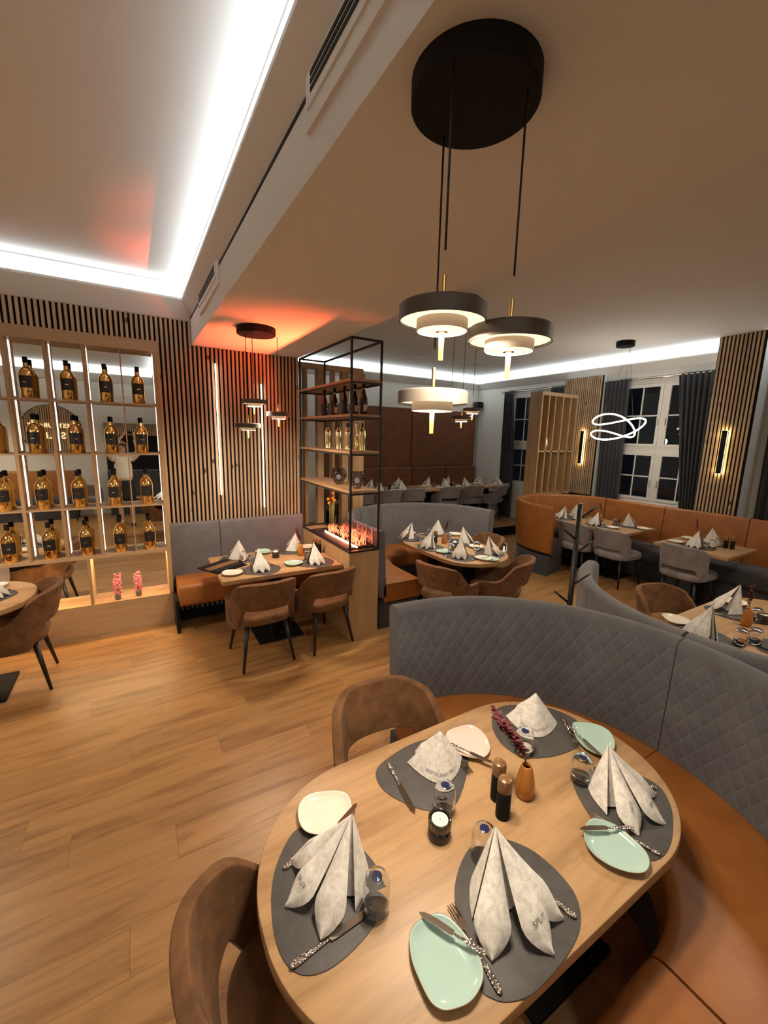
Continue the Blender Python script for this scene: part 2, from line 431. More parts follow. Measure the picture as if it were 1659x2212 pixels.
# ceilings and beam
struct(box('ceiling', (-3.5, 0.62, -2.3, 4.9, 3.42, 3.55), WHITE))
struct(box('ceiling_window_room', (1.6, 7.6, -2.3, 8.2, 3.46, 3.6), WHITE))
beam = struct(box('ceiling_beam', (0.585, 1.71, -2.3, 4.86, 2.865, 3.12), WHITE))
box('beam_core', (0.61, 1.71, -2.3, 4.86, 3.12, 3.5), BLACKM, beam)
box('beam_side_panel', (1.70, 1.715, -2.3, 4.86, 3.12, 3.47), WHITE, beam)
struct(box('wall_left', (-3.6, -3.5, -2.3, 5.0, 0, 3.5), CREAM))
struct(box('wall_inner', (1.5, 1.71, 5.1, 8.2, 0, 3.5), CREAM))
struct(box('wall_far', (1.5, 7.7, 8.1, 8.25, 0, 3.5), CREAM))
wall_front = struct(box('wall_front', (-3.6, 7.7, -2.45, -2.3, 0, 3.5), CREAM))

box('wall_band', (-3.5, 0.62, 4.852, 4.86, 3.2, 3.42), WHITE, wall_back)
box('cove_panel', (0.600, 0.61, -2.3, 4.86, 3.2, 3.42), WHITE, beam)
box('painted_shadow_line', (0.5835, 0.586, -2.3, 4.86, 3.102, 3.121), BLACKM, beam)  # black strip on the beam face, painting the shade of the cornice gap
# light coves: plaster cornice carrying the strip, plus a small crown on the ceiling
def cornice(name, frames, zl, zb, out=0.10, zc=3.42):
    prof = [(0, zb), (0.012, zb), (out-0.006, zl-0.028), (out, zl-0.02), (out, zl), (out-0.02, zl), (out-0.02, zl-0.035), (0.03, zl-0.035), (0, zl-0.035)]
    o = struct(sweep(name, prof, frames, WHITE, None, False))
    crown = [(0, zc-0.075), (0.012, zc-0.075), (0.012, zc-0.062), (0.022, zc-0.055), (0.034, zc-0.03), (0.05, zc-0.016), (0.062, zc-0.014), (0.062, zc), (0, zc)]
    sweep('crown_moulding', crown, frames, WHITE, o, False)
cornice('trim_1', line_frames(-3.5, 4.86, 0.60, 4.86, 0, -1), 3.275, 3.09)
cornice('trim_2', line_frames(0.61, 4.86, 0.61, -2.3, -1, 0), 3.275, 3.15, 0.10)
cornice('trim_3', line_frames(1.71, 8.1, 7.55, 8.1, 0, -1), 3.335, 3.19, 0.12, 3.46)
cornice('trim_4', line_frames(7.55, 8.1, 7.55, -2.3, -1, 0), 3.335, 3.19, 0.12, 3.46)
cornice('trim_5', line_frames(0.6, -2.3, -3.5, -2.3, 0, 1), 3.275, 3.09)

# ventilation grilles on the beam side
def vent(y0, y1, label, n):
    t = thing('ventilation_grille', label, 'vent', (0.585, (y0+y1)/2, 2.99))
    h = (y1-y0)/2
    box('cover_plate', (-0.012, 0.0, -h, h, 0.0, 0.15), WHITE, t)
    box('raised_panel', (-0.018, -0.012, -h+0.05, h-0.02, 0.055, 0.15), WHITE, t)
    for k in range(3):
        box('slot', (-0.0205, -0.018, -h+0.09, h-0.06, 0.083+0.022*k, 0.096+0.022*k), BLACKM, t)
vent(3.2, 4.12, 'white slotted air vent on beam side near the slatted wall', 3)
vent(0.2, 1.52, 'white slotted air vent on beam side near the large black lamp canopy', 3)

# ------------------------------------------------------------------ window wall
def window_wall():
    w = struct(box('wall_right', (7.55, 7.75, -2.3, 8.2, 0.0, 0.95), CREAM))
    box('wall_head', (7.55, 7.75, -2.3, 8.2, 3.1, 3.5), CREAM, w)
    for y0, y1 in ((7.05, 8.2), (4.5, 5.5), (2.05, 3.0), (-2.3, 0.4)): box('wall_pier', (7.55, 7.75, y0, y1, 0.95, 3.1), CREAM, w)
window_wall()
def window(name, y0, y1, lamp):
    w = struct(box(name, (7.64, 7.70, y0, y1, 0.95, 1.01), PVC))
    X0, X1 = 7.64, 7.70
    box('window_frame', (X0, X1, y0, y1, 2.98, 3.1), PVC, w)
    for a in (y0, y1-0.06): box('window_frame', (X0, X1, a, a+0.06, 1.01, 2.98), PVC, w)
    ym = (y0+y1)/2
    box('mullion', (X0-0.006, X1, ym-0.035, ym+0.035, 1.01, 2.98), PVC, w)
    for ta, tb in ((y0+0.06, ym-0.035), (ym+0.035, y1-0.06)): box('transom', (X0-0.006, X1, ta, tb, 1.83, 1.93), PVC, w)
    for ya, yb in ((y0+0.06, ym-0.035), (ym+0.035, y1-0.06)):
        for za, zb in ((1.01, 1.83), (1.93, 2.98)):
            s = box('sash', (X0-0.02, X0+0.02, ya, ya+0.05, za, zb), PVC, w)
            box('sash_rail', (X0-0.02, X0+0.02, yb-0.05, yb, za, zb), PVC, s)
            box('sash_rail', (X0-0.02, X0+0.02, ya+0.05, yb-0.05, za, za+0.05), PVC, s)
            box('sash_rail', (X0-0.02, X0+0.02, ya+0.05, yb-0.05, zb-0.05, zb), PVC, s)
            box('pane', (X0+0.004, X0+0.012, ya+0.05, yb-0.05, za+0.05, zb-0.05), PANE, s)
            yc = (ya+yb)/2; zc = (za+zb)/2
            box('muntin', (X0-0.004, X0+0.008, yc-0.011, yc+0.011, za+0.05, zb-0.05), PVC, s)
            box('muntin', (X0-0.006, X0+0.006, ya+0.05, yb-0.05, zc-0.011, zc+0.011), PVC, s)
            hy = yb-0.025 if ya < ym else ya+0.025
            if ya < ym: hy = yb-0.022
            bm = new(); bm_box(bm, X0-0.035, X0-0.02, hy-0.012, hy+0.012, zc-0.12, zc-0.05); bm_box(bm, X0-0.055, X0-0.035, hy-0.009, hy+0.009, zc-0.16, zc-0.055)
            obj('window_handle', bm, PVC, s)
window('window_1', 5.5, 7.05, False); window('window_2', 3.0, 4.5, True); window('window_3', 0.4, 2.05, False)

def pillar(name, y0, y1, xf, zt, n):
    p = struct(box(name, (xf+0.028, 7.56, y0, y1, 0.0, zt), WHITE))
    box('felt_backing', (xf+0.02, xf+0.029, y0-0.02, y1+0.004, 0.9, zt), FELT, p)
    w = (y1-y0)/n
    add_slats(p, [(y0+w*(i+0.5), 1.0, zt-0.004) for i in range(n)], 'y', 0.014, xf+0.02, w*0.58)
    return p
pillar('wall_pillar_1', 4.73, 5.51, 7.38, 3.185, 20)
pillar('wall_pillar_2', 2.38, 2.88, 7.08, 3.458, 11)

def curtain(y0, y1, yb0, yb1, label, folds=6, x=7.44):
    """floor-length fabric hung in folds between rod and sill height"""
    bm = new(); nz, ny = 10, folds*8; rows = []
    for j in range(nz+1):
        t = j/nz; z = 3.07 - t*3.0; row = []
        k = min(1, t*1.45)
        for i in range(ny+1):
            s = i/ny; y = (y0+(y1-y0)*s)*(1-k) + (yb0+(yb1-yb0)*s)*k
            row.append(bm.verts.new((x + 0.035*math.sin(2*PI*folds*s + 0.5*math.sin(3*t)), y, z)))
        rows.append(row)
    for a, b_ in zip(rows, rows[1:]):
        for i in range(ny): bm.faces.new((a[i], a[i+1], b_[i+1], b_[i]))
    o = obj('curtain', bm, CURT, None, 'all')
    m = o.modifiers.new('s', 'SOLIDIFY'); m.thickness = 0.004; bake(o)
    tag(o, label, 'curtain', 'curtains at the windows')
curtain(7.12, 6.83, 7.10, 6.70, 'dark grey curtain beside the corner loudspeaker')
curtain(5.86, 5.52, 5.86, 5.52, 'dark grey curtain half hidden behind wooden screen with gold bottle')
curtain(4.70, 4.26, 4.66, 4.22, 'dark grey curtain behind the glowing ring lamp')
curtain(3.50, 3.02, 3.24, 3.0, 'dark grey curtain on tall window next to right slatted pillar')
curtain(2.3, 1.75, 2.28, 1.75, 'dark grey curtain at right picture edge beyond the slatted pillar')
for ya, yb, nm in ((5.5, 7.2, 'slim curtain rod above the far window'), (2.95, 4.75, 'slim curtain rod above tall window behind ring lamp'), (0.3, 2.35, 'slim curtain rod right of the right slatted pillar')):
    t = tube('curtain_rod', [(7.44, ya, 3.055), (7.44, yb, 3.055)], 0.011, STEEL); tag(t, nm, 'curtain rod')
for i, (y, z) in enumerate(((5.6, 2.05), (5.15, 1.2))):
    pass
def street_lamp(loc, r, label):
    t = thing('street_lamp', label, 'street lamp', (loc[0], loc[1], 0.0))
    tube('post', [(0, 0, 0), (0, 0, loc[2])], 0.05, BLACK, t)
    lathe('globe', [(0.0, -r), (r*0.7, -r*0.7), (r, 0), (r*0.7, r*0.7), (0, r)], STREET, t, 16, (0, 0, loc[2]))
street_lamp((14.0, 6.75, 2.05), 0.10, 'glowing street lamp seen through the tall window')

# rust panel wall at the far end
def rust_wall():
    t = thing('upholstered_wall_panel', 'tall rust brown upholstered wall panels behind the far tables', 'wall panel', (0, 8.1, 0))
    for x0, x1 in ((3.3, 4.15), (4.15, 5.52), (5.52, 7.48)):
        box('upper_panel', (x0+0.006, x1-0.006, -0.06, 0, 1.32, 2.64), RUST, t, 0.015)
    for x0, x1 in ((3.3, 4.15), (4.15, 5.52), (5.52, 6.5), (6.5, 7.48)):
        box('backrest', (x0+0.006, x1-0.006, -0.14, 0, 0.66, 1.31), RUST, t, 0.02)
    box('seat', (3.3, 7.48, -0.62, -0.12, 0.46, 0.66), RUST, t, 0.03)
    box('base', (3.3, 7.48, -0.55, 0, 0.2, 0.46), BLACKM, t)
fp = struct(box('floor_platform', (1.71, 7.55, 6.05, 8.1, 0.0, 0.188), BLACKM))
for k in range(10): box('platform_plank', (1.711, 7.549, 6.05+0.205*k+0.001, 6.05+0.205*(k+1)-0.001, 0.188, 0.2), FLOORW, fp)
rust_wall()

# ================================================================== FURNITURE
def shell_mesh(parent, m, th_max, top, bot, a=0.265, b_=0.26, lean=0.10, flare=0.05, name='backrest'):
    """wrap-around chair shell; theta 0 = middle of the back (-Y)."""
    bm = new(); NT, NZ = 44, 9; rows = []
    for i in range(NT+1):
        u = -1+2*i/NT; th = math.radians(th_max)*u
        e = 0.78
        sx, cx = math.sin(th), math.cos(th)
        px = a*math.copysign(abs(sx)**e, sx); py = -b_*math.copysign(abs(cx)**e, cx)
        zt, zb = top(abs(u)), bot(abs(u)); row = []
        for j in range(NZ+1):
            z = zb+(zt-zb)*j/NZ; k = max(0, z-0.42)/0.40
            q = 1+flare*k
            row.append(bm.verts.new((px*q, py - lean*k*max(0, cx)*1.0, z)))
        rows.append(row)
    for A, B in zip(rows, rows[1:]):
        for j in range(NZ): bm.faces.new((A[j], A[j+1], B[j+1], B[j]))
    o = obj(name, bm, m, parent, 'all')
    s = o.modifiers.new('s', 'SOLIDIFY'); s.thickness = 0.045; s.offset = 0.0
    bv = o.modifiers.new('b', 'BEVEL'); bv.width = 0.014; bv.segments = 2; bv.limit_method = 'ANGLE'; bv.angle_limit = math.radians(60)
    ss = o.modifiers.new('ss', 'SUBSURF'); ss.levels = 1; ss.render_levels = 1
    return bake(o)
def sstep(a, b_, x):
    t = max(0, min(1, (x-a)/(b_-a))); return t*t*(3-2*t)
def chair_seat(parent, m, w=0.25, d=0.26, z0=0.385, z1=0.475):
    bm = new(); out = stadium(0, 0.01, 2*w, 2*d, 8, r=0.17)
    bm_prism(bm, out, z0, z1, 0.03)
    return obj('seat', bm, m, parent, 'all')
def chair_legs(parent, sx=0.19, sy=0.20):
    for X, Y in ((1, 1), (-1, 1), (1, -1), (-1, -1)):
        bm = new(); bm_tube(bm, [(X*sx*1.18, Y*sy*1.22, 0.0), (X*sx*0.85, Y*sy*0.85, 0.40)], [0.011, 0.021], 10)
        obj('leg', bm, BLACK, parent, 'all')
def armchair(label, m, group=None):
    t = thing('armchair', label, 'chair', group=group)
    shell_mesh(t, m, 148, lambda u: 0.80 - 0.19*sstep(0.36, 0.60, u) - 0.045*sstep(0.7, 1.0, u) - 0.03*sstep(0.15, 0.4, u), lambda u: 0.556 - 0.193*sstep(0.27, 0.40, u))
    chair_seat(t, m); chair_legs(t); return t
def side_chair(label, m, group=None):
    t = thing('side_chair', label, 'chair', group=group)
    shell_mesh(t, m, 70, lambda u: 0.815 - 0.03*sstep(0.4, 0.8, u) - 0.09*sstep(0.8, 1.0, u), lambda u: 0.535 - 0.13*sstep(0.5, 0.72, u), 0.255, 0.25)
    chair_seat(t, m, 0.255, 0.275); chair_legs(t); return t
R = math.radians
brown = armchair('brown velvet armchair nearest the camera at left end of the big oval table', BROWNV)
brown.location = (0.36, 0.86, 0); brown.rotation_euler = (0, 0, R(-90))
for loc, rz, lab in (
    ((0.92, 1.30, 0), 176, 'brown velvet armchair on far side of the big oval table, beside quilted booth'),
    ((0.885, 3.60, 0), 2, 'brown velvet armchair at the shelf divider table, left one of two'),
    ((1.465, 3.62, 0), 12, 'brown velvet armchair at the shelf divider table, right one against oak cabinet'),
    ((-0.93, 4.05, 0), 92, 'brown velvet armchair at left picture edge in front of gold bottle shelf'),
    ((2.70, 3.16, 0), -76, 'brown velvet armchair at middle booth table, nearest the oak divider cabinet'),
    ((3.24, 3.02, 0), 36, 'brown velvet armchair at middle booth table, front right by the open floor'),
    ((3.58, 3.75, 0), 84, 'brown velvet armchair at middle booth table, behind its right end'),
    ((3.69, 1.43, 0), 168, 'brown velvet armchair at right oval table seen over the quilted booth')):
    dup(brown, loc, R(rz), lab)
greyc = armchair('grey velvet armchair at far tables, first from the oak screen posts', GREYC)
greyc.location = (4.15, 6.93, 0.2)
FAR = 1.02; greyc.scale = (FAR,)*3
for x, y, rz, lab in ((4.72, 6.93, 0, 'second grey armchair from the oak posts in the far row'), (5.66, 6.93, -6, 'third grey armchair from the oak posts in the far row'),
                      (6.32, 6.93, -6, 'fourth grey armchair from the oak posts in the far row'), (6.98, 6.86, 35, 'grey armchair turned sideways at the far corner table by the window'),
                      (3.55, 6.93, 0, 'grey armchair behind the oak screen posts, partly hidden'), (-0.95, -1.75, 180, 'grey armchair seen in the bottle shelf mirror')):
    dup(greyc, (x, y, 0.2 if y > 0 else 0), R(rz), lab, scale=FAR if y > 0 else 1)
sc = side_chair('grey side chair at window bench table, far left of the two', GREYC)
sc.location = (5.80, 3.78, 0); sc.rotation_euler = (0, 0, R(-90))
dup(sc, (5.86, 3.235, 0), R(-93), 'grey side chair at window bench table, near one of the two')
dup(sc, (5.80, 2.31, 0), R(-92), 'grey side chair alone at the small window table')

# ------------------------------------------------------------------ booths and benches
def bench(name, label, cat, sections, seat_m, back_m, u_back=0.46, th=0.10, z_seat=0.48, z_top=1.06, base_m=None, lean=0.04, seat_z0=0.27, base_in=0.05, origin=(0, 0, 0), backseat_u=None):
    t = thing(name, label, cat, origin)
    def shift(fr): return [(x-origin[0], y-origin[1], nx, ny, s) for x, y, nx, ny, s in fr]
    for fr, kinds in sections:
        fr = shift(fr)
        if 's' in kinds: sweep('seat_cushion', rrect(0, u_back+0.03, seat_z0, z_seat, 0.045), fr, seat_m, t)
        if 'b' in kinds: sweep('backrest', rrect(u_back, u_back+th, z_seat-0.14, z_top, 0.035, lean), fr, back_m, t, True, z_seat)
        if 'p' in kinds: sweep('base', rrect(base_in, u_back+th-0.012, 0.0, seat_z0+0.01, 0.004, 0, 1), fr, base_m or GREYV, t, False)
    return t
# big quilted booth in front
cx, cy, r0 = 1.25, 0.868, 0.43
bench('quilted_booth', 'grey quilted curved booth with cognac seat around the big oval table', 'booth', [
    (line_frames(1.20, cy+r0, cx, cy+r0, 0, 1)[:2] + arc_frames(cx, cy, r0, 90, 0.12, 18, 0.05), 'sbp'),
    (arc_frames(cx, cy, r0, -0.12, -89.8, 18, 2.0), 'sbp'),
    (line_frames(cx-0.008, cy-r0, 0.62, cy-r0, 0, -1, 2, 4.0), 'sbp')], ORANGE, QUILT, 0.475, 0.10, origin=(cx, cy, 0), base_m=DARKG)
# booth behind it
cx, cy, r0 = 3.375, 0.90, 0.47
bench('curved_booth', 'light grey curved booth back to back with the quilted booth', 'booth', [
    (arc_frames(cx, cy, r0, 105, 180, 16), 'sbp'), (arc_frames(cx, cy, r0, 180.8, 260, 16), 'sbp')], ORANGE, GREYV, 0.475, 0.10, origin=(cx, cy, 0))
# middle booth behind the divider
cx, cy, r0 = 3.085, 4.02, 0.46
bench('curved_booth', 'grey curved booth with cognac seat behind the oak divider cabinet', 'booth', [
    (line_frames(2.625, 3.53, 2.625, 4.02, -1, 0)[:2] + arc_frames(cx, cy, r0, 180, 128, 10, 0.5), 'sbp'),
    (arc_frames(cx, cy, r0, 127.4, 100, 6, 1.0), 'sbp'), (arc_frames(cx, cy, r0, 99.4, -3, 18, 1.6), 'sbp')], ORANGE, GREYV, 0.45, 0.09, origin=(cx, cy, 0), base_m=DARKG)
# window bench
cx, cy, r0 = 6.0, 4.06, 0.30
bench('window_bench', 'long cognac bench along the windows with rounded end and dark seat', 'bench', [
    (arc_frames(cx, cy, r0, 196, 90, 16), 'sb'), (arc_frames(cx, cy, r0, 89.5, 0.5, 14, 2), 'sb'),
    (line_frames(6.30, 4.05, 6.30, 3.14, 1, 0), 'sb'), (line_frames(6.30, 3.13, 6.30, 2.12, 1, 0), 'sb'),
    (line_frames(6.30, 2.11, 6.30, 1.1, 1, 0), 'sb'), (line_frames(6.30, 1.09, 6.30, -0.6, 1, 0), 'sb'),
    (arc_frames(cx, cy, r0, 194, 0, 24)+line_frames(6.30, 4.05, 6.30, -0.6, 1, 0), 'p')], DARKG, ORANGE, 0.48, 0.09, base_m=DARKG, origin=(cx, cy, 0), seat_z0=0.28)
# wall bench at the divider table
b = bench('wall_bench', 'grey backed cognac bench against the slatted wall', 'bench', [
    (line_frames(0.265, 4.37, 0.755, 4.37, 0, 1), 'b'), (line_frames(0.762, 4.37, 1.705, 4.37, 0, 1), 'b'),
    (line_frames(0.29, 4.37, 1.705, 4.37, 0, 1), 's')], ORANGE, GREYV, 0.365, 0.075, 0.50, 1.055, origin=(0.98, 4.6, 0), lean=0.015, seat_z0=0.27)
box('side_panel', (-0.725, -0.695, -0.22, 0.20, 0.0, 0.34), BLACKM, b)
box('rear_panel', (-0.69, 0.72, 0.10, 0.12, 0.0, 0.28), BLACKM, b)
for k in range(14): box('grille_bar', (-0.66+0.05*k, -0.635+0.05*k, 0.085, 0.10, 0.12, 0.26), GREYC, b)
# bench seen in the mirror behind the camera
bench('mirror_side_bench', 'cognac bench with grey chair beside it, seen only in the mirror', 'bench', [
    (line_frames(-3.3, -1.78, -2.2, -1.78, 0, -1), 'sbp'), (line_frames(-2.19, -1.78, -1.2, -1.78, 0, -1), 'sbp')], DARKG, ORANGE, 0.42, 0.09, origin=(-2.2, -2.0, 0), base_m=DARKG)

# ------------------------------------------------------------------ tables
def table(name, label, out, cx, cy, axis='x', base='plate', zt=0.75, th=0.042):
    t = thing(name, label, 'table', (cx, cy, 0))
    bm = new(); bm_prism(bm, [(x-cx, y-cy) for x, y in out], zt-th, zt, 0.006)
    obj('table_top', bm, OAK if axis == 'x' else OAKY, t, True)
    xs = [p[0] for p in out]; L = (max(xs)-min(xs)); ys = [p[1] for p in out]; Wd = max(ys)-min(ys)
    offs = [(0, 0)] if max(L, Wd) < 1.25 else ([(-0.32, 0), (0.32, 0)] if L > Wd else [(0, -0.32), (0, 0.32)])
    for ox, oy in offs:
        box('pedestal', (ox-0.05, ox+0.05, oy-0.05, oy+0.05, 0.02, zt-th), BLACKM, t)
        box('foot_plate', (ox-0.22, ox+0.22, oy-0.22, oy+0.22, 0.0, 0.02), BLACKM, t)
    return t
rect = lambda x0, x1, y0, y1, r=0.008: stadium((x0+x1)/2, (y0+y1)/2, x1-x0, y1-y0, 4, r=r)
T1 = (0.95, 0.868)
table('oval_table', 'big oval oak table laid for five in the foreground', stadium(0.95, 0.868, 1.51, 0.835, 20, r=0.40), *T1)
table('rectangular_table', 'rectangular oak table between slatted wall bench and divider', rect(0.57, 1.70, 3.595, 4.40), 1.135, 4.0)
table('oval_table', 'oval oak table laid for six in the middle booth', stadium(3.13, 3.65, 0.84, 1.42, 16, r=0.40), 3.13, 3.65, 'y')
table('oval_table', 'oval oak table at right edge behind the quilted booth', stadium(3.68, 0.96, 1.5, 0.83, 16, r=0.40), 3.68, 0.96)
table('window_table', 'long oak table at window bench with one rounded corner', [(6.57, 3.10), (6.57, 4.50)] + [(6.18+0.40*math.cos(a)-0.0, 4.12+0.40*math.sin(a)) for a in [PI/2+PI/2*i/10 for i in range(11)]] + [(5.78, 3.10)], 6.17, 3.8, 'y')
table('window_table', 'small oak table at window bench in front of right slatted pillar', rect(5.65, 6.46, 1.88, 2.68), 6.05, 2.28, 'y')
table('oval_table', 'oak table with rounded end at left picture edge', stadium(-1.48, 4.02, 1.5, 0.80, 14, r=0.36), -1.48, 4.02)
for x0, x1, lab in ((3.45, 4.90, 'far oak table nearest the oak screen posts'), (4.98, 6.40, 'far oak table in the middle of the rust panel wall'), (6.58, 7.40, 'far oak table in the corner by the window')):
    tb = table('rectangular_table', lab, rect(x0, x1, 6.72, 7.42), (x0+x1)/2, 7.07, zt=0.76); tb.location.z = 0.2

# ------------------------------------------------------------------ bottle shelf on the mirror
def bottle_shelf():
    t = thing('bottle_shelf', 'lit oak grid shelf with mirror back full of gold bottles', 'shelf', (-1.2, 4.77, 0))
    X = lambda x: x+1.2
    Y0, Y1 = -0.08, 0.075
    cols = [-2.48, -2.21, -1.94, -1.67, -1.40, -1.13, -0.86, -0.59, -0.32, -0.045, 0.225]
    box('mirror', (X(-2.5), X(0.235), 0.076, 0.084, 0.32, 2.75), MIRROR, t)
    box('top_rail', (X(-2.52), X(0.262), Y0-0.005, Y1, 2.735, 2.835), SHELFW, t)
    box('end_panel', (X(0.225), X(0.262), Y0-0.005, Y1, 0.325, 2.735), OAKZ, t)
    for i, c in enumerate(cols[:-1]):
        thick = 0.026 if (len(cols)-1-i) % 2 == 0 or i < 8 else 0.009
        thick = 0.009 if abs(c+0.045) < 0.01 else 0.026
        box('upright', (X(c)-thick/2, X(c)+thick/2, Y0, Y1, 0.80, 2.735), OAKZ, t)
        if thick > 0.02:
            for z0, z1 in ((0.83, 1.262), (1.298, 1.762), (1.798, 2.232), (2.268, 2.73)):
                box('led_strip', (X(c)+thick/2, X(c)+thick/2+0.004, Y1-0.026, Y1-0.019, z0, z1), LEDS, t)
    for z0, z1 in ((0.83, 1.262), (1.298, 1.762), (1.798, 2.232), (2.268, 2.73)):
        box('led_strip', (X(0.225)-0.004, X(0.225), Y1-0.028, Y1-0.014, z0, z1), LEDS, t)
    for z in (0.815, 1.28, 1.78, 2.25):
        h = 0.028 if z < 0.9 else 0.014
        box('shelf_board', (X(-2.5), X(0.225), Y0-0.002, Y1, z-h, z+0.0), SHELFW, t)
    box('plinth', (X(-2.52), X(0.262), Y0-0.005, Y1, 0.0, 0.32), SHELFW, t)
    box('plinth_top', (X(-2.52), X(0.262), Y0-0.005, Y1, 0.32, 0.33), OAK, t)
    for c in (-0.44, -1.5): box('short_upright', (X(c)-0.013, X(c)+0.013, Y0, Y1, 0.33, 0.787), OAKZ, t)
    return t
bottle_shelf()
for xa, xb in ((-0.42, 0.22), (-1.48, -0.46)):
    area('shelf_strip_light', ((xa+xb)/2, 4.80, 0.78), xb-xa, 0.02, 7.0*(xb-xa), (1.0, 0.66, 0.34), (0, 0, 0))

def gold_bottle():
    t = thing('gold_bottle', 'x', 'bottle', group='gold bottles on the mirror shelf')
    lathe('glass_body', [(0.0, 0.0), (0.048, 0.0), (0.052, 0.006), (0.0535, 0.12), (0.055, 0.195), (0.050, 0.222), (0.036, 0.246), (0.020, 0.262), (0.0165, 0.30), (0.0165, 0.303), (0, 0.303)], GOLD, t, 28)
    lathe('cap', [(0, 0.293), (0.0185, 0.293), (0.0185, 0.338), (0.017, 0.342), (0, 0.342)], BLACKM, t, 16)
    bm = new(); n = 12; lo = []; hi = []
    for i in range(n+1):
        a = -PI/2 + (i/n-0.5)*1.9
        lo.append(bm.verts.new((0.0555*math.cos(a), 0.0555*math.sin(a), 0.085))); hi.append(bm.verts.new((0.0562*math.cos(a), 0.0562*math.sin(a), 0.185)))
    for i in range(n): bm.faces.new((lo[i], lo[i+1], hi[i+1], hi[i]))
    lb = obj('label', bm, LABEL, t, 'all')
    box('label_mark', (-0.012, 0.012, -0.0572, -0.0562, 0.128, 0.136), PALEG, lb)
    return t
gb = gold_bottle(); first = True
rown = ['top', 'second', 'third', 'bottom']
coln = ['rightmost column', 'second column from right', 'third column from right', 'fourth column from right', 'column cut by the left picture edge']
for ri, z in enumerate((2.25, 1.78, 1.28, 0.815)):
    for ci, x in enumerate((0.088, -0.18, -0.455, -0.725, -0.995)):
        lab = 'gold bottle on %s bottle shelf, %s' % (rown[ri], coln[ci])
        loc = (x+random.uniform(-0.012, 0.012), 4.765-0.005+random.uniform(-0.01, 0.01), z+0.0005)
        if first: gb.location = loc; gb['label'] = lab; first = False
        else: dup(gb, loc, random.uniform(-0.25, 0.25), lab)

def blossom_pot(loc, label, seed, n=46):
    rnd = random.Random(seed)
    t = thing('potted_flower', label, 'flower pot', loc)
    lathe('pot', [(0, 0), (0.022, 0), (0.027, 0.02), (0.027, 0.05), (0.024, 0.052), (0.022, 0.048), (0, 0.046)], CONCRETE, t, 14)
    tube('stem', [(0, 0, 0.04), (0.004, 0, 0.18)], 0.003, GREEN, t, 6)
    for k in range(n):
        z = 0.06+0.15*k/n; r = 0.034*math.sqrt(max(0.15, 1-((z-0.13)/0.11)**2)) * rnd.uniform(0.6, 1.05); a = rnd.uniform(0, 2*PI)
        bm = new(); bmesh.ops.create_icosphere(bm, subdivisions=1, radius=0.0095)
        obj('blossom', bm, PINK, t, 'all', (r*math.cos(a), r*math.sin(a), z))
blossom_pot((-0.235, 4.745, 0.33), 'pink artificial blossom in small pot on bottle shelf plinth, left one', 1)
blossom_pot((-0.055, 4.765, 0.33), 'pink artificial blossom in small pot on bottle shelf plinth, right one', 2)
t = thing('small_planter', 'small stone bowl with cream pebbles on the plinth behind left chair', 'bowl', (-0.93, 4.74, 0.33))
lathe('bowl', [(0, 0), (0.028, 0), (0.036, 0.02), (0.034, 0.045), (0.028, 0.042), (0, 0.038)], CONCRETE, t, 16)
for k in range(6):
    bm = new(); bmesh.ops.create_icosphere(bm, subdivisions=1, radius=0.012); obj('pebble', bm, WAX, t, 'all', (0.016*math.cos(k*1.05), 0.016*math.sin(k*1.05), 0.05))

# ------------------------------------------------------------------ vertical light bars on the slats
def light_bar(x, z0, z1, label):
    t = thing('light_bar', label, 'wall light', (x, 4.832, z0))
    box('mount', (-0.006, 0.006, -0.006, 0.0, 0.0, z1-z0), BRASS, t)
    tube('glowing_tube', [(0, -0.014, 0.005), (0, -0.014, z1-z0-0.005)], 0.0048, LEDW, t, 10)
light_bar(0.80, 1.32, 2.71, 'long vertical light bar on slatted wall, left one')
light_bar(1.27, 1.15, 2.54, 'long vertical light bar on slatted wall, right one behind pendant lamps')

# ------------------------------------------------------------------ oak divider cabinet with black metal shelf frame
def divider():
    t = thing('divider_shelf', 'oak divider cabinet carrying a tall black metal shelf frame', 'shelf', (1.88, 4.15, 0))
    X0, X1, Y0, Y1 = -0.17, 0.155, -0.68, 0.68
    box('cabinet_body', (X0, X1, Y0, Y1, 0.0, 0.87), OAKZ, t)
    box('cabinet_top', (X0, X1, Y0, Y1, 0.87, 0.885), OAKY, t)
    box('fire_tray', (X0+0.02, X1-0.03, Y0+0.10, Y1-0.30, 0.885, 0.91), BLACK, t)
    b = 0.009
    for x in (X0+b, X1-b):
        for y in (Y0+b, Y1-b):
            box('frame_post', (x-b, x+b, y-b, y+b, 0.885, 2.86), BLACK, t)
    for z in (0.894, 1.455, 1.825, 2.165, 2.475, 2.851):
        for x in (X0+b, X1-b): box('frame_rail', (x-b, x+b, Y0+2*b, Y1-2*b, z-b, z+b), BLACK, t)
        for y in (Y0+b, Y1-b): box('frame_rail', (X0+2*b, X1-2*b, y-b, y+b, z-b, z+b), BLACK, t)
    for z in (1.464, 1.834, 2.174, 2.484):
        box('shelf_board', (X0+0.002, X1-0.002, Y0+0.002, Y1-0.002, z, z+0.022), OAKY, t)
        if z > 2: tube('light_tube', [(X0+0.03, Y0+0.05, z-0.008), (X0+0.03, Y1-0.25, z-0.008)], 0.005, STEEL, t, 6)
    box('glass_guard', (0.10, 0.104, Y0+0.03, Y1-0.30, 0.91, 1.13), GLASS, t)
divider()
